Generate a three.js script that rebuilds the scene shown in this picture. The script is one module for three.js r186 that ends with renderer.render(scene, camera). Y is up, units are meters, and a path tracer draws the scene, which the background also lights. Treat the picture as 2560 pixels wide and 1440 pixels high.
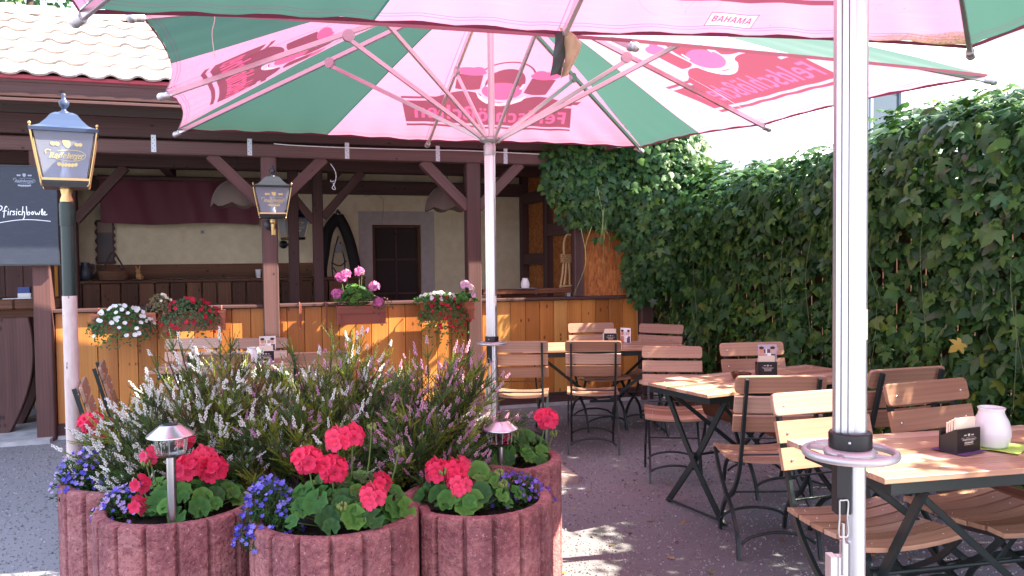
import * as THREE from 'three';
import { mergeGeometries } from 'three/addons/utils/BufferGeometryUtils.js';
import { ConvexGeometry } from 'three/addons/geometries/ConvexGeometry.js';

// ---------------------------------------------------------------- camera, sky, sun, exposure
const scene = new THREE.Scene();
const camera = new THREE.PerspectiveCamera(39.6, 16 / 9, 0.05, 600);
{
  const pitch = -0.034, roll = -0.0103, yaw = 0.3097;
  const fw = new THREE.Vector3(Math.sin(yaw) * Math.cos(pitch), Math.sin(pitch), -Math.cos(yaw) * Math.cos(pitch));
  const rt = new THREE.Vector3(Math.cos(yaw), 0, Math.sin(yaw)), up = new THREE.Vector3().crossVectors(rt, fw);
  const r2 = rt.clone().multiplyScalar(Math.cos(roll)).addScaledVector(up, Math.sin(roll));
  const u2 = up.clone().multiplyScalar(Math.cos(roll)).addScaledVector(rt, -Math.sin(roll));
  camera.position.set(0, 1.5, 0);
  camera.quaternion.setFromRotationMatrix(new THREE.Matrix4().makeBasis(r2, u2, fw.clone().negate()));
}
const SUN = new THREE.Vector3(0.93, 1.0, 0.36).normalize();
{
  const w = 64, h = 32, d = new Float32Array(w * h * 4);
  for (let y = 0; y < h; y++) for (let x = 0; x < w; x++) {
    const el = ((y + 0.5) / h - 0.5) * Math.PI, t = Math.pow(Math.max(0, Math.sin(el)), 0.6), i = (y * w + x) * 4;
    d[i] = 0.58 - 0.27 * t; d[i + 1] = 0.61 - 0.22 * t; d[i + 2] = 0.68 - 0.1 * t; d[i + 3] = 1;
  }
  const sky = new THREE.DataTexture(d, w, h, THREE.RGBAFormat, THREE.FloatType);
  sky.mapping = THREE.EquirectangularReflectionMapping; sky.magFilter = THREE.LinearFilter; sky.needsUpdate = true;
  scene.background = sky; scene.environment = sky;
}
const sun = new THREE.DirectionalLight(0xfff1dc, 5.0);
sun.target.position.set(1, 0, -5); sun.position.copy(SUN).multiplyScalar(30).add(sun.target.position);
sun.castShadow = true; sun.shadow.radius = 1; sun.shadow.mapSize.set(2048, 2048);
Object.assign(sun.shadow.camera, { left: -12, right: 12, top: 12, bottom: -12, near: 1, far: 70 });
scene.add(sun, sun.target);
const EXPOSURE = 5.2;

// ---------------------------------------------------------------- helpers
let seed = 7;
const rnd = () => { seed = (seed + 0x6d2b79f5) | 0; let t = Math.imul(seed ^ (seed >>> 15), 1 | seed); t = (t + Math.imul(t ^ (t >>> 7), 61 | t)) ^ t; return ((t ^ (t >>> 14)) >>> 0) / 4294967296; };
const rr = (a, b) => a + (b - a) * rnd(), pick = (a) => a[Math.floor(rnd() * a.length)];
const V = (x, y, z) => new THREE.Vector3(x, y, z);
const taken = new Map();
const numbered = (n) => { const k = taken.get(n) ?? 0; taken.set(n, k + 1); return k ? n + '_' + String(k).padStart(3, '0') : n; };
function thing(name, label, category, p = [0, 0, 0], turn = 0, group) {
  const o = new THREE.Group(); o.name = numbered(name); o.position.set(...p); o.rotation.y = turn;
  o.userData = { label, category }; if (group) o.userData.group = group; scene.add(o); return o;
}
function copyOf(src, name, label, p, turn, group, s = 1) {
  const o = src.clone(); o.name = numbered(name); o.userData = { ...src.userData, label }; if (group) o.userData.group = group;
  o.position.set(...p); o.rotation.y = turn; o.scale.setScalar(s); scene.add(o); return o;
}
function part(parent, name, geo, mat, label) {
  const m = new THREE.Mesh(Array.isArray(geo) ? merge(geo) : geo, mat); m.name = name; m.castShadow = m.receiveShadow = true;
  if (label) m.userData.label = label; parent.add(m); return m;
}
function stuffPart(parent, name, geo, mat, list) {   // list of [Matrix4, Color]
  const m = new THREE.InstancedMesh(geo, mat, list.length); m.name = name; m.castShadow = m.receiveShadow = true; m.userData.kind = 'stuff';
  list.forEach(([x, c], i) => { m.setMatrixAt(i, x); if (c) m.setColorAt(i, c); }); parent.add(m); return m;
}
function struct(name, geo, mat, label) { const m = part(scene, numbered(name), geo, mat); m.userData = { kind: 'structure', label, category: name.replace(/_/g, ' ') }; return m; }
function merge(list) {
  return mergeGeometries(list.map((g) => {
    g = g.index ? g.toNonIndexed() : g;
    for (const k of Object.keys(g.attributes)) if (!['position', 'normal', 'uv'].includes(k)) g.deleteAttribute(k);
    if (!g.attributes.normal) g.computeVertexNormals();
    if (!g.attributes.uv) g.setAttribute('uv', new THREE.BufferAttribute(new Float32Array(g.attributes.position.count * 2), 2));
    return g;
  }));
}
// uv in metres, grain along the longest side (or the axis asked for)
function metreUV(g, axis, sx = 2, sy = 0.5, off) {
  if (g.index) g = g.toNonIndexed();
  g.computeBoundingBox(); const s = g.boundingBox.getSize(V(0, 0, 0)).toArray(), P = g.attributes.position, N = g.attributes.normal;
  const L = axis ?? s.indexOf(Math.max(...s)), ou = off ?? rnd() * 7, ov = off ?? rnd() * 5, uv = new Float32Array(P.count * 2);
  for (let i = 0; i < P.count; i++) {
    const p = [P.getX(i), P.getY(i), P.getZ(i)], n = [N.getX(i), N.getY(i), N.getZ(i)].map(Math.abs);
    let k = n.indexOf(Math.max(...n)), a = L, b = 3 - L - k;
    if (k === L) { a = (L + 1) % 3; b = (L + 2) % 3; }
    uv[i * 2] = p[a] / sx + ou; uv[i * 2 + 1] = p[b] / sy + ov;
  }
  g.setAttribute('uv', new THREE.BufferAttribute(uv, 2)); return g;
}
const boxCache = new Map();
function chamfer(w, h, d, b = 0.004) {
  const key = [w, h, d, b].map((x) => x.toFixed(4)).join();
  if (!boxCache.has(key)) {
    const p = []; for (const x of [-1, 1]) for (const y of [-1, 1]) for (const z of [-1, 1]) {
      p.push(V(x * (w / 2 - b), y * (h / 2 - b), z * d / 2), V(x * (w / 2 - b), y * h / 2, z * (d / 2 - b)), V(x * w / 2, y * (h / 2 - b), z * (d / 2 - b)));
    }
    boxCache.set(key, new ConvexGeometry(p));
  }
  return boxCache.get(key).clone();
}
// a chamfered bar of wood by its extents
function bar(x0, x1, y0, y1, z0, z1, b = 0.004, axis) { return metreUV(chamfer(x1 - x0, y1 - y0, z1 - z0, b), axis).translate((x0 + x1) / 2, (y0 + y1) / 2, (z0 + z1) / 2); }
function plain(x0, x1, y0, y1, z0, z1, s = 1) { return metreUV(new THREE.BoxGeometry(x1 - x0, y1 - y0, z1 - z0), 0, s, s, 0.3).translate((x0 + x1) / 2, (y0 + y1) / 2, (z0 + z1) / 2); }
function beam(a, b, w, h, c = 0.004) {      // timber from a to b
  a = V(...a); b = V(...b); const l = a.distanceTo(b), g = metreUV(chamfer(w, l, h, c), 1);
  const q = new THREE.Quaternion().setFromUnitVectors(V(0, 1, 0), b.clone().sub(a).normalize());
  return g.applyQuaternion(q).translate(...a.add(b).multiplyScalar(0.5).toArray());
}
function beamFlat(a, b, w, h) {       // keeps one side level: width across, height in the vertical plane
  a = V(...a); b = V(...b); const d = b.clone().sub(a), l = d.length(); d.normalize();
  const side = V(0, 1, 0).cross(d).normalize(), up = d.clone().cross(side), g = metreUV(chamfer(w, h, l, 0.003), 2);
  return g.applyMatrix4(new THREE.Matrix4().makeBasis(side, up, d)).translate(...a.add(b).multiplyScalar(0.5).toArray());
}
function rod(a, b, r, n = 8, r2 = r) {
  a = V(...a); b = V(...b); const g = new THREE.CylinderGeometry(r2, r, a.distanceTo(b), n);
  return g.applyQuaternion(new THREE.Quaternion().setFromUnitVectors(V(0, 1, 0), b.clone().sub(a).normalize())).translate(...a.add(b).multiplyScalar(0.5).toArray());
}
const tube = (pts, r, n = 16, m = 6) => new THREE.TubeGeometry(new THREE.CatmullRomCurve3(pts.map((p) => V(...p))), n, r, m);
const lathe = (pts, n = 24) => new THREE.LatheGeometry(pts.map((p) => new THREE.Vector2(...p)), n);
const ball = (x, y, z, r, n = 8) => new THREE.SphereGeometry(r, n, Math.max(4, n - 2)).translate(x, y, z);
// flat steel strip along a path in the y-z plane, w wide in that plane, t thick in x
function strip(path, w, x, t) {
  const c = new THREE.CatmullRomCurve3(path.map(([z, y]) => V(0, y, z)), false, 'catmullrom', 0.4), n = Math.max(10, path.length * 5), A = [], B = [];
  for (let i = 0; i <= n; i++) { const p = c.getPoint(i / n), d = c.getTangent(i / n), nx = -d.y, ny = d.z; A.push([p.z + nx * w / 2, p.y + ny * w / 2]); B.push([p.z - nx * w / 2, p.y - ny * w / 2]); }
  const s = new THREE.Shape([...A, ...B.reverse()].map(([z, y]) => new THREE.Vector2(z, y)));
  const g = new THREE.ExtrudeGeometry(s, { depth: t, bevelEnabled: false }).translate(0, 0, -t / 2);
  return g.rotateY(-Math.PI / 2).translate(x, 0, 0);     // shape x -> z
}
// value noise
const H = new Float32Array(65536); for (let i = 0; i < 65536; i++) H[i] = rnd();
const hash = (x, y) => H[((x * 374761393 + y * 668265263) ^ ((x * 1274126177) >> 13)) & 65535];
function noise(x, y) { const i = Math.floor(x), j = Math.floor(y); let u = x - i, v = y - j; u = u * u * (3 - 2 * u); v = v * v * (3 - 2 * v); const a = hash(i, j), b = hash(i + 1, j), c = hash(i, j + 1), d = hash(i + 1, j + 1); return a + (b - a) * u + (c - a) * v + (a - b - c + d) * u * v; }
function fbm(x, y, o = 4) { let s = 0, a = 0.5, n = 0; for (let k = 0; k < o; k++) { s += a * noise(x, y); n += a; a *= 0.5; x = x * 2.03 + 17.1; y = y * 2.03 + 5.7; } return s / n; }
const mix = (a, b, t) => a + (b - a) * t, mix3 = (a, b, t) => [mix(a[0], b[0], t), mix(a[1], b[1], t), mix(a[2], b[2], t)], clamp = (x) => Math.min(1, Math.max(0, x)), sm = (a, b, x) => { const t = clamp((x - a) / (b - a)); return t * t * (3 - 2 * t); };
const hex = (s) => [1, 3, 5].map((i) => parseInt(s.slice(i, i + 2), 16));
function tex(w, h, f, srgb = true) {
  const d = new Uint8Array(w * h * 4);
  for (let y = 0; y < h; y++) for (let x = 0; x < w; x++) { const c = f(x / w, y / h), i = (y * w + x) * 4; d[i] = c[0]; d[i + 1] = c[1]; d[i + 2] = c[2]; d[i + 3] = 255; }
  const t = new THREE.DataTexture(d, w, h); t.magFilter = THREE.LinearFilter; t.wrapS = t.wrapT = THREE.MirroredRepeatWrapping; if (srgb) t.colorSpace = THREE.SRGBColorSpace; t.needsUpdate = true; return t;
}
function canvasTex(w, h, draw) {
  const c = document.createElement('canvas'); c.width = w; c.height = h; draw(c.getContext('2d'), w, h);
  const t = new THREE.CanvasTexture(c); t.colorSpace = THREE.SRGBColorSpace; return t;
}
function woodTex(light, dark, knots, fine = 1, knotCol = dark) {
  const K = []; for (let i = 0; i < knots; i++) K.push([rnd(), rnd(), rr(0.006, 0.014)]);
  return tex(1024, 512, (u, v) => {           // 2 m of grain by half a metre
    let bend = 0, kd = 0;
    for (const [kx, ky, r] of K) { const dx = (u - kx) * 2, dy = (v - ky) * 0.5, q = Math.hypot(dx * 0.55, dy); if (q < r * 6) { bend += (dy > 0 ? 1 : -1) * Math.exp(-q / r * 0.7) * 0.03; kd = Math.max(kd, 1 - sm(r * 0.55, r * 1.1, q)); } }
    const vv = v + bend + (fbm(u * 3, v * 3, 2) - 0.5) * 0.06;
    const ring = 0.5 + 0.5 * Math.sin(vv * 130 + fbm(u * 2.5, vv * 9, 3) * 9), grain = fbm(u * 9, vv * 150, 3), tone = fbm(u * 1.3 + 5, v * 5 + 3, 3);
    let c = mix3(light, dark, clamp((ring * 0.30 + grain * 0.55) * fine + (tone - 0.5) * 1.0 + (1 - fine) * 0.22));
    if (kd > 0) c = mix3(c, knotCol, kd * 0.8); return c;
  });
}
// ---------------------------------------------------------------- materials
const std = (o) => new THREE.MeshStandardMaterial(o), phys = (o) => new THREE.MeshPhysicalMaterial(o);
const lin = (r, g, b) => new THREE.Color().setRGB(r, g, b);
const honeyT = woodTex(hex('#cd9750'), hex('#9c622c'), 15, 0.42, hex('#6d3a14')), darkT = woodTex(hex('#664845'), hex('#3b2523'), 10, 0.6, hex('#22120f'));
const teakT = woodTex(hex('#c6a48f'), hex('#9d7d6d'), 0, 0.85), brownT = woodTex(hex('#7b5138'), hex('#452a1b'), 18, 1, hex('#1f110a'));
const M = {
  honey: [0xffffff, 0xe9d3b6, 0xffead2, 0xdabf9e].map((c) => std({ map: honeyT, color: c, roughness: 0.5, bumpMap: honeyT, bumpScale: 0.0006 })),
  dark: [0xffffff, 0xdcd2d2, 0xf2e2de].map((c) => std({ map: darkT, color: c, roughness: 0.7, bumpMap: darkT, bumpScale: 0.001 })),
  teak: [0xffffff, 0xe9dccf, 0xfff0e2, 0xd9c6b8].map((c) => std({ map: teakT, color: c, roughness: 0.42, bumpMap: teakT, bumpScale: 0.0003 })),
  brown: [0xffffff, 0xd8cfc8, 0xc2b5ac].map((c) => std({ map: brownT, color: c, roughness: 0.75, bumpMap: brownT, bumpScale: 0.001 })),
  green: std({ color: lin(0.012, 0.022, 0.022), roughness: 0.38 }),
  steel: std({ color: lin(0.62, 0.62, 0.63), metalness: 1, roughness: 0.28 }),
  alu: std({ color: lin(0.72, 0.72, 0.74), metalness: 0.85, roughness: 0.36 }),
  aluDull: std({ color: lin(0.55, 0.54, 0.56), metalness: 0.8, roughness: 0.5 }),
  zinc: std({ color: lin(0.5, 0.53, 0.58), metalness: 0.6, roughness: 0.5 }),
  brass: std({ color: lin(0.62, 0.45, 0.2), metalness: 0.9, roughness: 0.35 }),
  blackPaint: std({ color: lin(0.012, 0.014, 0.018), roughness: 0.3 }),
  bluePaint: std({ color: lin(0.035, 0.055, 0.11), roughness: 0.3 }),
  blackPlastic: std({ color: lin(0.012, 0.012, 0.014), roughness: 0.4 }),
  pale: std({ color: lin(0.62, 0.52, 0.5), roughness: 0.5 }),
  postGreen: std({ color: lin(0.012, 0.03, 0.026), roughness: 0.4 }),
  white: std({ color: lin(0.8, 0.8, 0.8), roughness: 0.55 }),
  whiteGlaze: phys({ color: lin(0.82, 0.82, 0.82), roughness: 0.3, transmission: 0.15, clearcoat: 0.4 }),
  glass: phys({ color: 0xffffff, roughness: 0.02, transmission: 1, thickness: 0 }),
  soil: std({ map: tex(256, 256, (u, v) => mix3([38, 26, 22], [86, 64, 54], Math.pow(fbm(u * 40, v * 40, 3), 1.4))), roughness: 1 }),
  rustBox: std({ color: lin(0.26, 0.075, 0.05), roughness: 0.6 }),
  terracotta: std({ color: lin(0.4, 0.13, 0.075), roughness: 0.75 }),
  redTrim: std({ color: lin(0.32, 0.03, 0.05), roughness: 0.5 }),
  rivet: std({ color: lin(0.75, 0.75, 0.75), metalness: 1, roughness: 0.25 }),
  stem: std({ color: lin(0.1, 0.17, 0.04), roughness: 0.7 }),
  wood: std({ color: lin(0.07, 0.045, 0.04), roughness: 0.9 }),
};
const lanternGlass = phys({ color: lin(0.66, 0.72, 0.86), roughness: 0.3, transmission: 0.74, thickness: 0 });
const leafMat = (c, t = 0.3, rough = 0.5) => phys({ color: c, roughness: rough, transmission: t, thickness: 0, side: THREE.DoubleSide, specularIntensity: 0.35 });
const bladeMat = (c) => phys({ color: c, roughness: 0.6, side: THREE.DoubleSide, specularIntensity: 0.5 });
const cBump = tex(512, 512, (u, v) => { const a = fbm(u * 60, v * 60, 3), b = noise(u * 130, v * 130); const g = 255 * clamp(0.5 + (a - 0.5) * 1.1 - (b > 0.84 ? 0.45 : 0)); return [g, g, g]; }, false);
M.concrete = std({ map: tex(512, 512, (u, v) => { const a = fbm(u * 50, v * 50, 4), t = fbm(u * 4, v * 4, 3), s = noise(u * 150 + 9, v * 150); let c = mix3(hex('#744046'), hex('#b57a75'), clamp(a * 0.9 + (t - 0.5) * 0.9)); const lime = fbm(u * 3 + 40, v * 9, 4); c = mix3(c, hex('#c9a79f'), 0.13 * sm(0.6, 0.75, lime)); c = mix3(c, hex('#4b2b2c'), 0.18 * sm(0.58, 0.75, fbm(u * 7 + 11, v * 2 + 3, 3))); if (s > 0.92) c = mix3(c, hex('#e0c3b6'), 0.5); if (s < 0.1) c = mix3(c, hex('#3d1f22'), 0.6); return c; }), roughness: 0.95, bumpMap: cBump, bumpScale: 0.006 });
const gravelF = (u, v) => { const a = noise(u * 150, v * 150), b = noise(u * 260 + 3, v * 260), t = fbm(u * 5, v * 5, 3); return clamp(a * 0.55 + b * 0.45 + (t - 0.5) * 0.5); };
M.gravel = std({ map: tex(1024, 1024, (u, v) => { const p = fbm(u * 3 + 8, v * 3, 4); let c = mix3(hex('#494b50'), hex('#cbc8ca'), Math.pow(gravelF(u, v), 1.35)); c = mix3(c, hex('#5f4c46'), 0.4 * sm(0.55, 0.72, p)); return c; }), bumpMap: tex(1024, 1024, (u, v) => { const g = 255 * clamp(noise(u * 150, v * 150) * 0.55 + noise(u * 260 + 3, v * 260) * 0.45); return [g, g, g]; }, false), bumpScale: 0.012, roughness: 0.95 });
M.plaster = std({ map: tex(512, 512, (u, v) => mix3(hex('#d5c6a2'), hex('#eadec0'), fbm(u * 14, v * 14, 4))), roughness: 0.95, bumpMap: cBump, bumpScale: 0.002 });
M.plasterGrey = std({ map: tex(256, 256, (u, v) => mix3(hex('#aaa09b'), hex('#c2b9b4'), fbm(u * 20, v * 20, 4))), roughness: 0.95 });
M.osb = std({ map: tex(512, 512, (u, v) => { let m = 0, id = 0; for (let k = 0; k < 3; k++) { const an = 0.6 + k * 1.1, x = (u * Math.cos(an) + v * Math.sin(an)) * 14, y = (-u * Math.sin(an) + v * Math.cos(an)) * 46, n = noise(x + k * 31, y); if (n > m) { m = n; id = hash(Math.floor(x + k * 31), Math.floor(y)); } } return mix3(hex('#7d3f1b'), hex('#c98444'), clamp(id * 0.55 + fbm(u * 30, v * 30, 3) * 0.6)); }), roughness: 0.75 });
M.slab = std({ map: tex(256, 256, (u, v) => mix3(hex('#8f8f92'), hex('#c3c2c2'), fbm(u * 12, v * 12, 4))), roughness: 0.9, bumpMap: cBump, bumpScale: 0.002 });
M.baseSlab = std({ map: tex(256, 256, (u, v) => mix3(hex('#8d7a78'), hex('#b7a09a'), fbm(u * 22, v * 22, 4))), roughness: 0.95, bumpMap: cBump, bumpScale: 0.003 });
M.tile = [hex('#bdb3ab'), hex('#aca29b'), hex('#c8bfb8')].map((c) => std({ map: tex(128, 128, (u, v) => mix3(c, [c[0] * 0.78, c[1] * 0.76, c[2] * 0.74], fbm(u * 9, v * 9, 4))), roughness: 0.85 }));

// ---------------------------------------------------------------- lettering
function brewery(ctx, x, y, w, col) {     // the oval brewery mark: script word in a swash oval, crest, medals
  ctx.save(); ctx.translate(x, y); ctx.scale(w / 300, w / 300); ctx.strokeStyle = ctx.fillStyle = col; ctx.lineCap = 'round';
  ctx.lineWidth = 4; ctx.beginPath(); ctx.ellipse(20, 0, 130, 46, 0, -2.3, 2.75); ctx.stroke();
  ctx.save(); ctx.transform(1, 0, -0.28, 1, 0, 0); ctx.font = 'italic bold 62px serif'; ctx.textAlign = 'center'; ctx.textBaseline = 'middle'; ctx.fillText('Radeberger', 0, 2, 262); ctx.restore();
  ctx.lineWidth = 7; ctx.beginPath(); ctx.moveTo(-146, -14); ctx.quadraticCurveTo(-150, -50, -112, -40); ctx.stroke();
  ctx.beginPath(); ctx.moveTo(-22, -122); ctx.lineTo(22, -122); ctx.quadraticCurveTo(30, -80, 0, -62); ctx.quadraticCurveTo(-30, -80, -22, -122); ctx.fill();
  for (const k of [-88, -62, 62, 88]) { ctx.beginPath(); ctx.arc(k, -92, 15, 0, 7); ctx.fill(); }
  for (const k of [-75, -45, -15, 15, 45, 75]) { ctx.beginPath(); ctx.arc(k, 74 + (Math.abs(k) > 60 ? 0 : 5), 16, 0, 7); ctx.fill(); }
  ctx.restore();
}
function stroke(ctx, pts) {
  ctx.beginPath(); ctx.moveTo(...pts[0]);
  for (let i = 1; i < pts.length - 1; i++) ctx.quadraticCurveTo(pts[i][0], pts[i][1], (pts[i][0] + pts[i + 1][0]) / 2, (pts[i][1] + pts[i + 1][1]) / 2);
  ctx.lineTo(...pts[pts.length - 1]); ctx.stroke();
}
const chalkT = canvasTex(1024, 1024, (ctx, w, h) => {
  ctx.fillStyle = '#2a3140'; ctx.fillRect(0, 0, w, h);
  for (let i = 0; i < 900; i++) { ctx.fillStyle = `rgba(150,160,180,${0.015 + 0.03 * rnd()})`; const a = rr(8, 90); ctx.fillRect(rnd() * w, rnd() * h, a, rr(1, 14)); }
  ctx.globalAlpha = 0.75; brewery(ctx, 745, 150, 190, '#b9c4d6'); ctx.globalAlpha = 1;
  ctx.strokeStyle = '#eef1f5'; ctx.lineWidth = 8; ctx.lineCap = ctx.lineJoin = 'round';
  ctx.save(); ctx.translate(510, 508); ctx.scale(1.0, 1.12);
  const L = [[[4, 0], [8, -40], [14, -78]], [[-6, -62], [8, -84], [36, -84], [40, -60], [22, -42], [10, -40]],
    [[50, 22], [54, -20], [62, -70], [74, -84], [80, -74]], [[42, -34], [58, -38], [74, -38]], [[86, 0], [88, -18], [90, -36]], [[92, -54], [93, -53]],
    [[104, 0], [106, -20], [108, -34], [118, -38], [124, -34]], [[146, -34], [134, -38], [130, -28], [144, -16], [140, -2], [126, -2]], [[158, 0], [160, -18], [162, -36]], [[164, -54], [165, -53]],
    [[194, -32], [182, -38], [174, -20], [180, -2], [198, -6]], [[206, 0], [212, -40], [216, -78]], [[208, -14], [218, -34], [230, -30], [228, 0], [224, 28], [216, 36]],
    [[246, -80], [248, -40], [250, -4]], [[250, -12], [266, -36], [278, -20], [266, 0], [250, -4]], [[298, -32], [286, -20], [294, -2], [308, -14], [302, -32], [296, -32]],
    [[318, -34], [324, -6], [332, -4], [340, -26], [346, -4], [354, -6], [362, -36]], [[376, -6], [386, -34], [384, -62], [376, -50], [376, -10], [388, -2]], [[392, -16], [408, -20], [408, -34], [396, -32], [394, -10], [406, 0], [424, -8]]];
  L.forEach((p) => stroke(ctx, p)); ctx.restore();
  ctx.lineWidth = 7; stroke(ctx, [[520, 590], [640, 562], [790, 552], [960, 572]]);
});
const lanternT = canvasTex(512, 512, (ctx, w, h) => { ctx.clearRect(0, 0, w, h); brewery(ctx, 256, 260, 400, '#e2cf8e'); });
const napkinT = canvasTex(512, 512, (ctx, w, h) => { ctx.fillStyle = '#1b1216'; ctx.fillRect(0, 0, w, h); brewery(ctx, 256, 250, 330, '#c9c0b8'); ctx.fillStyle = '#b9a58f'; ctx.fillRect(150, 372, 212, 16); });
const cardT = (a, b) => canvasTex(128, 128, (ctx) => {   // a beer advert: two laughing guests with glasses
  ctx.fillStyle = a; ctx.fillRect(0, 0, 128, 128); ctx.fillStyle = b; ctx.fillRect(40, 36, 44, 30);
  for (const [x, s, h, c] of [[24, '#d08a68', '#3a2a26', '#c98d74'], [100, '#d6a58f', '#2a2628', '#4a4656']]) { ctx.fillStyle = c; ctx.fillRect(x - 20, 74, 40, 54); ctx.fillStyle = s; ctx.beginPath(); ctx.ellipse(x, 46, 15, 22, 0, 0, 7); ctx.fill(); ctx.fillStyle = h; ctx.beginPath(); ctx.ellipse(x, 26, 17, 11, 0, 0, 7); ctx.fill(); }
  ctx.fillStyle = '#e8e2d8'; ctx.fillRect(52, 34, 10, 40); ctx.fillStyle = '#f4eee6'; ctx.fillRect(64, 66, 26, 22);
});
// parasol side panel, 2048 px for the whole side: green stripe first, then pink with the print, seen mirrored from below
function sideTex(withTag) {
  return canvasTex(2048, 1024, (ctx, w, h) => {
    const ax = w / 2, ay = 0;
    ctx.fillStyle = '#d693af'; ctx.fillRect(0, 0, w, h);
    for (let i = 0; i < 5000; i++) { ctx.fillStyle = `rgba(${rnd() < 0.5 ? '255,215,228' : '205,120,150'},${0.04 * rnd()})`; ctx.fillRect(rnd() * w, rnd() * h, rr(20, 160), rr(1, 6)); }
    const gs = w * 0.285; ctx.fillStyle = '#43665d'; ctx.beginPath(); ctx.moveTo(-60, h + 40); ctx.lineTo(-60, h); ctx.lineTo(0, h); ctx.lineTo(ax, ay); ctx.lineTo(gs, h); ctx.lineTo(gs - 24, h + 40); ctx.fill();
    ctx.strokeStyle = 'rgba(30,80,74,0.9)'; ctx.lineWidth = 5; ctx.beginPath(); ctx.moveTo(gs, h); ctx.lineTo(ax, ay); ctx.stroke();
    // stitched seams, weave and old rain marks
    ctx.strokeStyle = 'rgba(120,50,80,0.35)'; ctx.lineWidth = 2; for (const q of [14, 22]) { ctx.beginPath(); ctx.moveTo(0, h - q); ctx.lineTo(w, h - q); ctx.stroke(); }
    ctx.lineWidth = 3; for (const q of [-5, 5]) { ctx.beginPath(); ctx.moveTo(ax + q, 0); ctx.lineTo(ax + q * 2, h); ctx.stroke(); }
    for (let i = 0; i < 90; i++) { const x = rnd() * w, y = h * Math.sqrt(rnd()), r = rr(10, 70); ctx.strokeStyle = `rgba(110,70,70,${0.05 + 0.06 * rnd()})`; ctx.lineWidth = rr(1, 3); ctx.beginPath(); ctx.ellipse(x, y, r, r * rr(0.3, 0.8), rnd() * 3, rnd() * 3, 3 + rnd() * 3); ctx.stroke(); }
    for (let i = 0; i < 500; i++) { ctx.fillStyle = `rgba(60,40,40,${0.25 * rnd()})`; ctx.fillRect(rnd() * w, rnd() * h, rr(1, 4), rr(1, 4)); }
    // the print
    const D = '#834355', R = '#dc5880', P = '#e6b4c8';
    ctx.save(); ctx.translate(w * 0.615, h * 0.83); ctx.scale(1.13, 1.13);
    ctx.save(); ctx.transform(1, 0, 0.32, 1, 0, 0); ctx.fillStyle = D;
    ctx.fillRect(-330, -80, 660, 124); ctx.fillRect(-330, 56, 660, 12); ctx.fillRect(-330, -104, 250, 12); ctx.fillRect(110, -104, 220, 12); ctx.restore();
    ctx.fillStyle = D; ctx.beginPath(); ctx.moveTo(-262, -100); ctx.bezierCurveTo(-200, -100, -190, -152, -110, -146); ctx.bezierCurveTo(-70, -142, -60, -128, -80, -120); ctx.quadraticCurveTo(0, -60, 90, -122); ctx.bezierCurveTo(120, -160, 200, -140, 250, -118); ctx.quadraticCurveTo(280, -112, 330, -120); ctx.lineTo(320, -100); ctx.fill(); ctx.fillRect(-240, -102, 480, 24);
    ctx.fillStyle = P; ctx.beginPath(); ctx.moveTo(-96, -150); ctx.quadraticCurveTo(0, -46, 100, -148); ctx.lineTo(92, -116); ctx.quadraticCurveTo(0, -40, -78, -116); ctx.fill();
    ctx.fillStyle = D; ctx.font = 'italic 15px serif'; ctx.textAlign = 'center'; ctx.save(); ctx.scale(-1, 1); ctx.fillText('SEIT 1858', 0, -84); ctx.restore();
    // cask between two foaming mugs
    ctx.fillStyle = D; ctx.beginPath(); ctx.ellipse(0, -210, 74, 86, 0, 0, 7); ctx.fill(); ctx.fillStyle = R; ctx.beginPath(); ctx.ellipse(0, -166, 76, 50, 0, 0, 7); ctx.fill();
    ctx.strokeStyle = D; ctx.lineWidth = 7; ctx.beginPath(); ctx.arc(0, -225, 108, 3.5, 5.95); ctx.stroke();
    for (const s of [-1, 1]) { ctx.fillStyle = D; ctx.beginPath(); ctx.moveTo(s * 92, -246); ctx.lineTo(s * 186, -240); ctx.lineTo(s * 174, -156); ctx.quadraticCurveTo(s * 120, -146, s * 84, -166); ctx.fill(); ctx.fillStyle = R; ctx.beginPath(); ctx.ellipse(s * 140, -260, 56, 22, 0, 0, 7); ctx.ellipse(s * 116, -272, 24, 16, 0, 0, 7); ctx.fill(); ctx.fillStyle = P; ctx.save(); ctx.transform(1, 0, -0.2, 1, 0, 0); ctx.fillRect(s * 64 - 40, -214, 9, 30); ctx.restore(); }
    ctx.fillStyle = R; ctx.save(); ctx.scale(-1, 1); ctx.transform(1, 0, -0.25, 1, 0, 0); ctx.font = 'bold 104px sans-serif'; ctx.textAlign = 'center'; ctx.textBaseline = 'alphabetic'; ctx.fillText('Feldschlößchen', -8, 20, 610); ctx.restore();
    ctx.restore();
    if (withTag) {
      ctx.fillStyle = '#edb6c8'; ctx.strokeStyle = '#9c4a63'; ctx.lineWidth = 2; ctx.fillRect(1340, 962, 112, 40); ctx.strokeRect(1340, 962, 112, 40);
      ctx.fillStyle = '#b04a68'; ctx.font = 'bold 26px sans-serif'; ctx.textAlign = 'center'; ctx.fillText('BAHAMA', 1396, 990, 96);
      for (let i = 0; i < 9000; i++) { const x = 1620 + 420 * Math.sqrt(rnd()), q = (x - 1620) / 420, y = 1024 - 46 * q * Math.pow(rnd(), 2); ctx.fillStyle = `rgba(${pick(['96,92,30', '70,78,34', '120,96,50'])},${0.10 * q})`; ctx.fillRect(x, y, rr(1, 6), rr(1, 5)); }
    }
  });
}
const sideA = sideTex(false), sideB = sideTex(true);
const fabric = (t) => phys({ map: t, roughness: 1, transmission: 0.42, thickness: 0, side: THREE.DoubleSide, specularIntensity: 0.2 });
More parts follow.
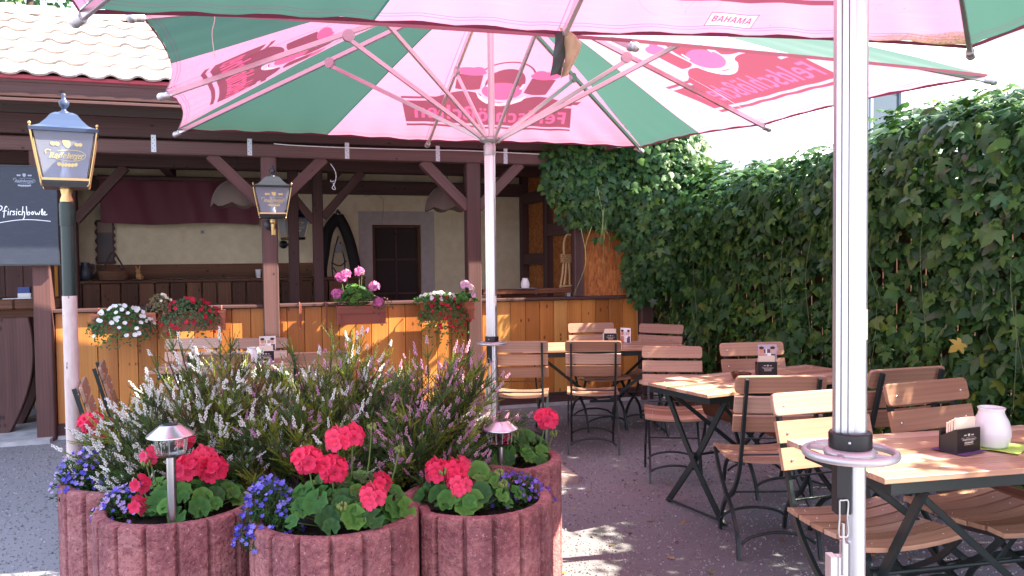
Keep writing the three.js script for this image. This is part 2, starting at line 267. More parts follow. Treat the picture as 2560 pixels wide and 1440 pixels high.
const fabA = fabric(sideA), fabB = fabric(sideB), hemMat = phys({ color: lin(0.16, 0.03, 0.06), roughness: 1, transmission: 0.15, thickness: 0, side: THREE.DoubleSide });
// ================================================================ SETTING
{
  const g = new THREE.PlaneGeometry(400, 400, 1, 1).rotateX(-Math.PI / 2); metreUV(g, 0, 1.6, 1.6, 0);
  struct('ground', g, M.gravel, 'dark grey gravel of the beer garden courtyard');
  // loose stones lying on the gravel where it is near enough to tell them apart
  const list = [], m = new THREE.Matrix4(), q = new THREE.Quaternion(), e = new THREE.Euler();
  for (let i = 0; i < 60000; i++) {
    const d = 2.2 + 5.6 * Math.pow(rnd(), 0.8), a = rr(-0.42, 1.0), x = d * Math.sin(a), z = -d * Math.cos(a); if (z < -7.6) continue;
    const s = rr(0.0018, 0.0048) * (1 + 0.9 * Math.pow(rnd(), 6)), c = Math.pow(rnd(), 2.2); e.set(rnd() * 6, rnd() * 6, rnd() * 6);
    list.push([m.clone().compose(V(x, s * 0.3, z), q.setFromEuler(e).clone(), V(s * rr(0.8, 1.5), s * rr(0.5, 0.9), s)), lin(0.13 + 0.3 * c, 0.128 + 0.29 * c, 0.135 + 0.29 * c)]);
  }
  const st = stuffPart(scene, 'gravel_stones', new THREE.IcosahedronGeometry(1, 0), std({ roughness: 0.9 }), list);
  st.userData = { kind: 'stuff', label: 'loose grey stones scattered over the gravel courtyard', category: 'gravel' };
  // withered leaves and crumbs of bark blown under the hedge and the tables
  const lit = []; for (let i = 0; i < 420; i++) { const z = rr(-7.4, -1.6), x = i % 3 ? 4.1 - 0.9 * Math.pow(rnd(), 2) : rr(1.2, 4.1); e.set(rr(-0.4, 0.4), rnd() * 6, rr(-0.4, 0.4)); lit.push([m.clone().compose(V(x, 0.009, z), q.setFromEuler(e).clone(), V(rr(0.008, 0.024), 1, rr(0.006, 0.014))), lin(...pick([[0.16, 0.09, 0.05], [0.25, 0.17, 0.06], [0.3, 0.24, 0.12], [0.1, 0.06, 0.04], [0.2, 0.2, 0.06]]))]); }
  const ll = stuffPart(scene, 'leaf_litter', new THREE.CircleGeometry(1, 6).rotateX(-Math.PI / 2), bladeMat(0xffffff), lit); ll.userData = { kind: 'stuff', label: 'small withered leaves scattered on the gravel under the hedge and tables', category: 'leaf litter' };
  // fallen leaves
  const t = thing('fallen_leaf', 'pale withered leaf lying on the gravel left of the planters', 'leaf', [-1.15, 0.01, -5.55]);
  part(t, 'blade', new THREE.CircleGeometry(0.04, 7).rotateX(-Math.PI / 2).scale(1.6, 1, 0.5), bladeMat(lin(0.5, 0.4, 0.28)));
}
struct('terrace', metreUV(new THREE.BoxGeometry(4.2, 0.05, 2.6), 0, 1, 1, 0.2).translate(-3.78, 0.012, -8.86), M.slab, 'pale concrete floor of the left pavilion bay');
struct('pavilion_floor', metreUV(new THREE.BoxGeometry(5.9, 0.04, 2.6), 0, 1, 1, 0.2).translate(1.3, 0.01, -9.0), M.slab, 'concrete floor inside the pavilion');

// ---------------------------------------------------------------- the open timber pavilion
const PZ = -7.74, PX = [-3.66, -1.73, 0.13, 2.07, 3.97];
{
  const o = thing('garden_pavilion', 'open brown timber pavilion with tiled roof and honey coloured board front', 'pavilion', [1.1, 0, PZ]);
  const P = (n, g, m, parent = o, label) => { g = Array.isArray(g) ? merge(g) : g; g.translate(-1.1, 0, -PZ); return part(parent, n, g, m, label); };
  const dk = () => pick(M.dark);
  for (const x of PX) P('post', bar(x - 0.07, x + 0.07, 0, 2.47, PZ - 0.07, PZ + 0.07, 0.008, 1), dk());
  P('front_beam', bar(-4.4, 4.2, 2.47, 2.59, PZ - 0.07, PZ + 0.07, 0.008), M.dark[0]);
  P('wall_plate', bar(-4.4, 4.2, 2.62, 2.80, PZ - 0.16, PZ - 0.02, 0.008), M.dark[0]);
  for (const x of [0.13, 2.07]) for (const s of [-1, 1]) P('brace', beamFlat([x + s * 0.05, 2.03, PZ], [x + s * 0.5, 2.48, PZ], 0.1, 0.1), dk());
  P('brace', beamFlat([3.9, 2.03, PZ], [3.45, 2.48, PZ], 0.1, 0.1), dk());
  P('brace', beamFlat([-1.8, 2.03, PZ], [-2.25, 2.48, PZ], 0.1, 0.1), dk());
  for (const [x, y] of [[-0.83, 2.56], [-0.03, 2.555], [0.84, 2.55], [1.71, 2.55], [2.4, 2.545], [3.3, 2.54]]) {
    const pl = P('strap_plate', plain(x - 0.02, x + 0.02, y - 0.075, y + 0.075, PZ + 0.07, PZ + 0.074), M.zinc);
    const h = []; for (const [a, b] of [[-0.008, 0.05], [0.008, 0.03], [-0.006, 0], [0.009, -0.02], [-0.009, -0.04], [0.006, -0.058]]) h.push(new THREE.CircleGeometry(0.004, 6).translate(x + a, y + b, PZ + 0.0755));
    P('nail_holes', h, M.blackPaint, pl).userData.kind = 'stuff';
  }
  // roof: deck, rafters, fascia, red edge, tiles
  const EZ = -7.21, EY = 2.985, RZ = -9.02, RY = 3.965, sl = Math.atan2(RY - EY, EZ - RZ), len = Math.hypot(RY - EY, EZ - RZ);
  const deckF = bar(-4.5, 4.3, -0.012, 0.012, -len, 0, 0.002, 0).rotateX(sl).translate(0, EY - 0.03, EZ);
  const deckBack = bar(-4.5, 4.3, -0.012, 0.012, -1.75, 0, 0.002, 0).rotateX(-sl).translate(0, RY - 0.03, RZ);
  const roof = P('roof', [deckF, deckBack], M.dark[0]);
  for (let x = -4.2; x < 4.3; x += 0.83) P('rafter', beamFlat([x, EY - 0.10, EZ - 0.04], [x, RY - 0.10, RZ], 0.07, 0.13), M.dark[0], roof);
  P('fascia', bar(-4.5, 4.3, 2.835, 2.965, EZ - 0.035, EZ - 0.01, 0.004), M.dark[2], roof);
  P('soffit_board', bar(-4.5, 4.3, 2.795, 2.82, EZ - 0.11, EZ + 0.012, 0.004), M.dark[0], roof);
  P('roof_edge', bar(-4.5, 4.3, 2.968, 3.005, EZ - 0.02, EZ + 0.014, 0.006), M.redTrim, roof);
  const TW = 0.205, TL = 0.345, prof = [];
  for (let k = 0; k <= 8; k++) { const s = k / 8, y = s < 0.5 ? 0.023 * Math.sin(Math.PI * s * 2) : -0.008 * Math.sin(Math.PI * (s - 0.5) * 2); prof.push([s * (TW - 0.002), y]); }
  const ts = new THREE.Shape([...prof.map(([x, y]) => new THREE.Vector2(x, y)), ...prof.slice().reverse().map(([x, y]) => new THREE.Vector2(x, y - 0.016))]);
  const tileG = metreUV(new THREE.ExtrudeGeometry(ts, { depth: TL, bevelEnabled: false }), 2, 0.5, 0.5, 0.1);
  const rows = 6, step = (len - 0.06) / rows;
  for (let r = 0; r < rows; r++) for (let c = 0; c < 40; c++) {
    const t = new THREE.Mesh(tileG, pick(M.tile)); t.name = 'roof_tile'; t.castShadow = t.receiveShadow = true;
    const d = (r + 1) * step - 0.03, x = -4.0 + c * TW;
    t.position.set(x - 1.1, EY + 0.012 + d * Math.sin(sl) + 0.02, EZ - d * Math.cos(sl) - PZ); t.rotation.x = sl - 0.055 + rr(-0.006, 0.006); roof.add(t);
  }
  const rg = metreUV(new THREE.CylinderGeometry(0.105, 0.12, 0.42, 10, 1, true, -Math.PI / 2, Math.PI).rotateX(-Math.PI / 2).rotateY(Math.PI / 2), 0, 0.5, 0.5, 0.1);
  const tileDS = M.tile.map((m) => { const n = m.clone(); n.side = THREE.DoubleSide; return n; });
  for (let x = -4.2; x < 4.3; x += 0.36) { const t = new THREE.Mesh(rg, pick(tileDS)); t.name = 'ridge_tile'; t.castShadow = t.receiveShadow = true; t.position.set(x - 1.1, RY - 0.02, RZ - PZ); t.rotation.z = 0.02 * rr(0.5, 1.5); roof.add(t); }
  // counter front
  const cn = P('counter', [bar(-1.66, 3.9, 0.03, 1.09, PZ - 0.06, PZ - 0.03, 0.002)], M.brown[1]);
  let x = -1.655; while (x < 3.88) { const w = Math.min(rr(0.148, 0.166), 3.895 - x); P('board', bar(x + 0.002, x + w - 0.002, 0.13, 1.088, PZ - 0.029, PZ - 0.006 + rr(-0.0015, 0.0015), 0.004, 1), pick(M.honey), cn); x += w; }
  P('plinth', bar(-1.66, 3.9, 0.0, 0.128, PZ - 0.03, PZ + 0.004, 0.004), M.dark[2], cn);
  for (const [a, b] of [[-1.66, 0.06], [0.2, 2.0], [2.14, 3.9]]) P('counter_cap', bar(a, b, 1.092, 1.122, PZ - 0.22, PZ + 0.045, 0.005), M.dark[1], cn);
  // right-hand closed panel and its post
  P('post', bar(3.15, 3.25, 1.123, 2.47, PZ - 0.05, PZ + 0.05, 0.006, 1), M.dark[0]);
  P('chipboard_panel', bar(3.255, 3.895, 1.124, 2.468, PZ - 0.03, PZ - 0.012, 0.002), M.osb);
  // right side wall seen from inside
  const sw = P('side_wall', plain(3.42, 3.45, 0.03, 2.6, -10.1, PZ - 0.06, 1), M.osb);
  for (const z of [-10.0, -9.1, -8.2]) P('stud', bar(3.33, 3.42, 0.03, 2.6, z - 0.06, z + 0.06, 0.005, 1), M.dark[0], sw);
  for (const [z0, z1, y] of [[-9.94, -9.16, 1.52], [-9.04, -8.26, 1.86], [-9.94, -9.16, 2.3], [-9.04, -8.26, 2.36]]) P('rail', bar(3.34, 3.418, y - 0.07, y + 0.07, z0, z1, 0.005), M.dark[0], sw);
  P('brace', beamFlat([3.37, 1.85, -7.95], [3.37, 2.35, -8.5], 0.08, 0.09), M.dark[0], sw);
  // back wall, grey door surround, dark door
  const bw = P('back_wall', [plain(-4.4, 1.40, 0, 2.6, -10.3, -10.1), plain(2.02, 3.5, 0, 2.6, -10.3, -10.1), plain(1.40, 2.02, 1.97, 2.6, -10.3, -10.1)], M.plaster);
  P('door_surround', [plain(1.23, 1.40, 0, 2.14, -10.1, -10.092), plain(2.02, 2.19, 0, 2.14, -10.1, -10.092), plain(1.40, 2.02, 1.97, 2.14, -10.1, -10.092)], M.plasterGrey, bw);
  const dr = P('door', plain(1.41, 2.01, 0.02, 1.97, -10.25, -10.21, 1), std({ color: lin(0.035, 0.022, 0.02), roughness: 0.8 }));
  P('door_frame', [bar(1.40, 1.44, 0, 1.97, -10.24, -10.14), bar(1.98, 2.02, 0, 1.97, -10.24, -10.14), bar(1.44, 1.98, 1.93, 1.97, -10.24, -10.14)], M.brown[1], dr);
  for (const y of [1.53, 1.1, 0.6]) P('glazing_bar', bar(1.44, 1.98, y - 0.012, y + 0.012, -10.209, -10.195), M.dark[0], dr);
  P('glazing_bar', bar(1.70, 1.725, 0.05, 1.93, -10.212, -10.19), M.dark[0], dr);
  P('header_beam', bar(-4.4, 3.5, 2.34, 2.50, -10.09, -9.95, 0.006), M.dark[0]);
  for (const gx of [-4.36, 3.40]) { const gs = new THREE.Shape([[7.2, 2.6], [7.7, 2.6], [10.3, 2.6], [10.75, 3.02], [9.02, 3.9], [7.2, 2.95]].map((q) => new THREE.Vector2(...q))); const gg = metreUV(new THREE.ExtrudeGeometry(gs, { depth: 0.05, bevelEnabled: false }).rotateY(Math.PI / 2), 2); P('gable', gg.translate(gx, 0, 0), M.dark[0]); }
  P('upper_wall', bar(-4.4, 3.5, 2.601, 3.1, -10.28, -10.2, 0.002), M.dark[0]);
  P('left_wall', bar(-4.42, -4.36, 0, 2.6, -10.3, -7.85, 0.004, 1), M.dark[0]);
  for (let q = 0; q < 15; q++) P('wall_board', bar(-4.35 + q * 0.168, -4.35 + q * 0.168 + 0.164, 0.04, 2.5, -9.62, -9.6, 0.004, 1), M.dark[0]);
  // inner row of posts with braces and a long beam
  for (const px of [-1.76, 0.40, 0.66]) P('inner_post', bar(px - 0.055, px + 0.055, 0.03, 2.5, -9.1, -8.99, 0.006, 1), M.dark[1]);
  P('inner_beam', bar(-4.4, 3.4, 2.5, 2.64, -9.12, -8.98, 0.006), M.dark[0]);
  P('inner_brace', beamFlat([0.72, 2.0, -9.04], [1.15, 2.5, -9.04], 0.09, 0.09), M.dark[1]);
  P('inner_brace', beamFlat([0.62, 1.95, -9.04], [0.3, 2.36, -9.04], 0.08, 0.08), M.dark[1]);
  P('inner_brace', beamFlat([-1.72, 1.95, -9.04], [-1.25, 2.5, -9.04], 0.09, 0.09), M.dark[0]);
  for (const xx of [-2.6, -0.9, 0.9, 2.6]) P('cross_beam', bar(xx - 0.05, xx + 0.05, 2.5, 2.62, -9.98, -9.12, 0.005), M.dark[0]);
  // rustic bench bar along the back wall
  const bb = P('bench', bar(-1.95, 1.24, 1.30, 1.33, -10.0, -9.55, 0.004), M.brown[1]);
  P('backboard', bar(-1.95, 0.66, 1.335, 1.5, -10.09, -10.04, 0.004), M.brown[0], bb);
  let bx = -1.95; while (bx < 1.2) { const w = rr(0.15, 0.2); P('board', bar(bx + 0.006, Math.min(bx + w, 1.24) - 0.006, 0.1, 1.298, -9.60, -9.575 + rr(-0.008, 0.006), 0.006, 1), pick(M.brown), bb); bx += w; }
}
// ---------------------------------------------------------------- fence behind the hops
{
  const o = thing('board_fence', 'brown board fence almost hidden behind the climbing hop leaves', 'fence', [4.5, 0, -4]);
  for (let z = -9.6; z < -0.4; z += 0.135) part(o, 'board', bar(-0.012, 0.012, 0.05, 2.0 + rr(-0.01, 0.01), z + 4 + 0.004, z + 4 + 0.129, 0.003, 1), pick(M.brown));
  for (const z of [-6.9, -5.1, -3.3, -1.5]) part(o, 'post', bar(-0.11, -0.014, 0, 2.05, z + 3.95, z + 4.05, 0.006, 1), M.brown[0]);
  for (const y of [0.4, 1.7]) part(o, 'rail', bar(-0.06, -0.013, y - 0.05, y + 0.05, -3.6, 3.5, 0.004), M.brown[1]);
  const e = thing('edging_plank', 'weathered brown plank edging the bed at the foot of the hop hedge', 'plank', [4.12, 0, -4.2]);
  part(e, 'plank', bar(-0.02, 0.02, 0.0, 0.17, -3.2, 3.2, 0.004), M.brown[0]);
  struct('hedge_bed', metreUV(new THREE.BoxGeometry(0.4, 0.09, 7.2), 2, 1, 1, 0), M.soil, 'dark soil strip under the hop hedge').position.set(4.34, 0.03, -4.0);
}
// ---------------------------------------------------------------- white house beyond the hedge
{
  const o = thing('white_house', 'sunlit white rendered house beyond the hop hedge with a grey shutter', 'house', [16, 0, -15]); o.rotation.y = 0.3;
  const wm = std({ color: lin(0.8, 0.79, 0.76), roughness: 0.9 });
  part(o, 'wall', plain(-7, 7, 0, 7.5, -8, 0), wm);
  const rs = new THREE.Shape([new THREE.Vector2(0.5, 7.4), new THREE.Vector2(-4, 10.4), new THREE.Vector2(-8.5, 7.4)]);
  part(o, 'roof', new THREE.ExtrudeGeometry(rs, { depth: 14.6, bevelEnabled: false }).rotateY(-Math.PI / 2).translate(7.3, 0.02, 0).rotateY(0), M.tile[0]);
  const fr = std({ color: lin(0.3, 0.36, 0.42), roughness: 0.6 });
  for (const [x, y, w, h] of [[-3.2, 3.6, 1.1, 1.5], [0.6, 3.6, 1.1, 1.5], [-3.2, 1.0, 1.1, 1.4], [0.6, 1.0, 1.1, 1.4]]) {
    const f = part(o, 'window', [plain(x - w / 2 - 0.08, x - w / 2, y - 0.08, y + h + 0.08, 0.002, 0.08), plain(x + w / 2, x + w / 2 + 0.08, y - 0.08, y + h + 0.08, 0.002, 0.08), plain(x - w / 2, x + w / 2, y + h, y + h + 0.08, 0.002, 0.08), plain(x - w / 2, x + w / 2, y - 0.08, y, 0.002, 0.08)], fr);
    part(f, 'pane', plain(x - w / 2, x + w / 2, y, y + h, 0.004, 0.02), std({ color: lin(0.05, 0.07, 0.09), roughness: 0.08 }));
    part(o, 'shutter', plain(x - w / 2 - 0.75, x - w / 2 - 0.1, y - 0.05, y + h + 0.05, 0.003, 0.05), fr);
  }
}
// ================================================================ PARASOLS
function parasol(name, label, base, ends, apexY, hubY, wheelY, fab, mastTop) {
  const [bx, bz] = base, o = thing(name, label, 'parasol', [bx, 0, bz], 0, undefined);
  const L = (p) => V(p[0] - bx, p[1], p[2] - bz), K = ['FL', 'ML', 'BL', 'MB', 'BR', 'MR', 'FR', 'MF'], E = Object.fromEntries(K.map((k) => [k, L(ends[k])])), apex = V(0, apexY, 0);
  // sides run so that the green stripe comes first: FL>BL, BL>BR, BR>FR, FR>FL
  const sides = [['FL', 'ML', 'BL', 0], ['BL', 'MB', 'BR', 1], ['BR', 'MR', 'FR', 0], ['FR', 'MF', 'FL', 0]];
  for (const [a, m, b, tagged] of sides) for (const half of [0, 1]) {
    const sag = m === 'MF' || m === 'MB' ? 0.028 : 0.075, A = half ? E[m] : E[a], B = half ? E[b] : E[m], ns = 24, nt = 24, pos = [], uv = [], idx = [];
    const rim = (s) => { const p = A.clone().lerp(B, s), c = 4 * s * (1 - s); return p.add(V(-p.x, 0, -p.z).normalize().multiplyScalar(sag * c)).add(V(0, 0.012 * c, 0)); };
    for (let j = 0; j <= nt; j++) for (let i = 0; i <= ns; i++) {
      const s = i / ns, t = j / nt, p = rim(s).lerp(apex, t); p.y -= 0.035 * 4 * s * (1 - s) * Math.sin(Math.PI * t) * (1 - t) * 1.6; p.y += 0.03 + 0.05 * Math.sin(Math.PI * t) + 0.02 * (fbm(p.x * 2.2 + 9, p.z * 2.2, 3) - 0.5) * Math.min(1, t * 6 + 0.15) + 0.006 * Math.sin(s * 40 + t * 9) * Math.pow(1 - t, 6);
      pos.push(p.x, p.y, p.z); const S = (s + half) / 2; uv.push(0.5 + (S - 0.5) * (1 - t), t);
    }
    for (let j = 0; j < nt; j++) for (let i = 0; i < ns; i++) { const q = j * (ns + 1) + i; idx.push(q, q + ns + 1, q + 1, q + 1, q + ns + 1, q + ns + 2); }
    const g = new THREE.BufferGeometry(); g.setAttribute('position', new THREE.Float32BufferAttribute(pos, 3)); g.setAttribute('uv', new THREE.Float32BufferAttribute(uv, 2)); g.setIndex(idx); g.computeVertexNormals();
    const cm = part(o, 'canopy_panel', g, tagged && fab === 1 ? fabB : fabA);
    const pts = []; for (let i = 0; i <= 10; i++) { const p = rim(i / 10); p.y += 0.02; pts.push([p.x, p.y, p.z]); }
    const hp = [], hi = []; pts.forEach((p, i) => { hp.push(p[0], p[1] - 0.004, p[2], p[0], p[1] + 0.014, p[2]); if (i) { const q = i * 2; hi.push(q - 2, q - 1, q, q, q - 1, q + 1); } });
    const hg = new THREE.BufferGeometry(); hg.setAttribute('position', new THREE.Float32BufferAttribute(hp, 3)); hg.setIndex(hi); hg.computeVertexNormals(); part(cm, 'hem', hg, hemMat);
  }
  for (const k of K) {
    const e = E[k], t0 = apex.clone().lerp(e, 0.03); t0.y -= 0.02;
    const rb = part(o, 'rib', beamFlat(t0.toArray(), e.toArray(), 0.022, 0.034), M.alu);
    const d = e.clone().setY(0).normalize(), c = e.clone().addScaledVector(d, 0.03);
    part(rb, 'rib_end', [rod([e.x - d.x * 0.02, e.y, e.z - d.z * 0.02], [c.x, c.y - 0.01, c.z], 0.021, 8), ball(c.x, c.y - 0.012, c.z, 0.024, 8)], M.aluDull);
    const j = e.clone().lerp(apex, 0.53); j.y -= 0.05;
    const st = part(o, 'strut', beamFlat([d.x * 0.06, hubY, d.z * 0.06], j.toArray(), 0.018, 0.03), M.alu);
    part(st, 'joint_plate', rod([j.x - d.z * 0.016, j.y + 0.02, j.z + d.x * 0.016], [j.x + d.z * 0.016, j.y + 0.02, j.z - d.x * 0.016], 0.04, 14), M.aluDull);
  }
  // mast: a round tube with a sail-track rail on its left
  const turn = (g) => g.rotateY(-0.31);
  part(o, 'mast', turn(lathe([[0.0001, wheelY], [0.023, wheelY], [0.023, apexY - 0.03], [0.0001, apexY - 0.03]], 24)), M.alu);
  part(o, 'sail_track', [[-0.052, -0.040, 0.010], [-0.040, -0.026, 0.016], [-0.026, -0.012, 0.02]].map(([a, b, d]) => turn(plain(a, b - 0.0012, wheelY + 0.01, hubY - 0.06, -d, d, 1))), M.alu);
  const hub = part(o, 'hub', turn(lathe([[0.03, hubY - 0.11], [0.042, hubY - 0.11], [0.042, hubY - 0.04], [0.034, hubY - 0.035], [0.034, hubY - 0.02], [0.07, hubY - 0.015], [0.07, hubY + 0.015], [0.03, hubY + 0.02]], 20).translate(-0.015, 0, 0)), M.aluDull);
  for (const k of K) { const d = E[k].clone().setY(0).normalize(); part(hub, 'hub_bracket', rod([d.x * 0.045, hubY - 0.02, d.z * 0.045], [d.x * 0.085, hubY + 0.012, d.z * 0.085], 0.011, 6), M.aluDull); }
  const collar = part(o, 'collar', turn(lathe([[0.03, wheelY + 0.01], [0.047, wheelY + 0.01], [0.048, wheelY + 0.016], [0.048, wheelY + 0.045], [0.045, wheelY + 0.05], [0.03, wheelY + 0.05]], 28).translate(-0.014, 0, 0)), M.blackPlastic);
  part(collar, 'screw', turn(ball(-0.034, wheelY + 0.032, 0.044, 0.004, 6)), M.steel);
  const R = 0.1, wheel = [turn(new THREE.TorusGeometry(R, 0.0085, 8, 48).rotateX(Math.PI / 2).scale(1, 1.15, 1).translate(-0.014, wheelY, 0)), turn(lathe([[0.026, wheelY - 0.006], [0.058, wheelY - 0.006], [0.06, wheelY + 0.004], [0.05, wheelY + 0.012], [0.026, wheelY + 0.012]], 28).translate(-0.014, 0, 0))];
  for (let k = 0; k < 4; k++) { const a = k * Math.PI / 2 + 0.75; wheel.push(turn(beamFlat([-0.014 + Math.cos(a) * 0.05, wheelY + 0.001, Math.sin(a) * 0.05], [-0.014 + Math.cos(a) * R, wheelY, Math.sin(a) * R], 0.018, 0.01))); }
  part(o, 'crank_wheel', wheel, M.aluDull);
  const lo = part(o, 'lower_mast', turn(lathe([[0.0001, 0.05], [0.0215, 0.05], [0.0215, wheelY], [0.0001, wheelY]], 24)), M.alu);
  part(lo, 'latch_block', turn(plain(-0.052, -0.02, wheelY - 0.14, wheelY - 0.008, -0.012, 0.02)), M.blackPlastic);
  const b0 = wheelY - 0.105, b1 = wheelY - 0.19;
  part(lo, 'latch_bail', [tube([[-0.048, b0, 0.024], [-0.03, b0, 0.024], [-0.03, b1, 0.024], [-0.048, b1, 0.024], [-0.048, b0, 0.024]].flatMap((p, i, a) => i < a.length - 1 ? [p, p.map((x, k) => x + (a[i + 1][k] - x) * 0.5)] : [p]), 0.0022, 48, 6), rod([-0.039, b1 + 0.03, 0.022], [-0.039, b1 - 0.09, 0.022], 0.004)].map(turn), M.steel);
  part(lo, 'latch_lever', [plain(-0.066, -0.05, 0.1, b1 - 0.05, -0.014, 0.02), plain(-0.049, -0.036, 0.1, b1 - 0.05, -0.004, 0.022), plain(-0.034, -0.024, 0.1, b1 - 0.02, -0.01, 0.016)].map(turn), M.alu);
  part(o, 'sticker', turn(new THREE.CylinderGeometry(0.0236, 0.0236, 0.07, 10, 1, true, -0.1, 1.2).translate(0, wheelY + 0.3, 0)), M.white);
  part(o, 'base_slab', plain(-0.45, 0.45, 0, 0.05, -0.45, 0.45, 1), M.baseSlab);
  part(o, 'base_socket', lathe([[0.0001, 0.05], [0.06, 0.05], [0.06, 0.07], [0.03, 0.08], [0.03, 0.25], [0.0001, 0.25]], 20), M.zinc);
  return o;
}
parasol('parasol', 'near parasol with its aluminium mast in front of the right table and a tape-wrapped rib', [1.325, -1.52],
  { FL: [-1.03, 2.54, 0.24], ML: [-0.86, 2.53, -1.73], BL: [-0.633, 2.463, -3.514], MB: [1.32, 2.487, -3.36], BR: [3.44, 2.524, -3.157], MR: [3.43, 2.54, -1.353], FR: [3.26, 2.54, 0.62], MF: [1.1, 2.54, 0.43] }, 3.46, 2.35, 1.045, 1);
parasol('parasol', 'farther parasol behind the flower planters, its whole printed underside in view', [1.59, -5.40],
  { FL: [-0.443, 2.528, -3.66], ML: [-0.499, 2.529, -5.314], BL: [-0.588, 2.583, -7.16], MB: [1.485, 2.552, -7.06], BR: [3.55, 2.554, -6.99], MR: [3.75, 2.505, -5.29], FR: [4.12, 2.533, -3.657], MF: [1.70, 2.50, -3.43] }, 3.443, 2.349, 0.92, 0);
{ // wrapping on the rib end, a string on the far parasol
  const t = thing('tape_wrapping', 'torn beige and dark green tape wrapped round a parasol rib end', 'tape', [1.33, 2.44, -3.36]);
  const sheet = (pts, m, n) => { const g = new THREE.PlaneGeometry(1, 1, 5, 8), P = g.attributes.position; for (let i = 0; i < P.count; i++) { const u = P.getX(i) + 0.5, v = 0.5 - P.getY(i), a = pts[0], b = pts[1], k = v * (a.length - 1), j = Math.min(a.length - 2, Math.floor(k)), f = k - j, l = V(...a[j]).lerp(V(...a[j + 1]), f), r = V(...b[j]).lerp(V(...b[j + 1]), f), p = l.lerp(r, u); P.setXYZ(i, p.x, p.y, p.z + 0.03 * Math.sin(u * 3.1) + 0.006 * Math.sin(u * 9 + v * 11)); } g.computeVertexNormals(); part(t, n, g, m); };
  sheet([[[-0.03, 0.09, 0.02], [-0.02, 0.04, 0.03], [0.0, -0.03, 0.02], [-0.02, -0.13, 0.01]], [[0.05, 0.05, 0.02], [0.075, 0.03, 0.03], [0.06, -0.03, 0.02], [0.01, -0.12, 0.01]]], phys({ color: lin(0.5, 0.4, 0.24), roughness: 0.45, side: THREE.DoubleSide }), 'paper_strip');
  sheet([[[-0.045, 0.06, 0.005], [-0.05, 0.0, 0.012], [-0.06, -0.06, 0.01], [-0.065, -0.12, 0]], [[0.0, 0.08, 0.015], [0.0, 0.02, 0.018], [0.0, -0.05, 0.012], [-0.02, -0.12, 0.004]]], phys({ color: lin(0.03, 0.05, 0.04), roughness: 0.5, side: THREE.DoubleSide }), 'green_strip');
  const s = thing('dangling_string', 'thin pale string hanging from the front edge of the farther parasol', 'string', [-0.157, 2.66, -3.87]);
  part(s, 'string', tube([[0, 0, 0], [0.004, -0.06, 0], [-0.008, -0.12, 0.004], [0, -0.23, 0]], 0.0022, 16, 5), M.pale);
}
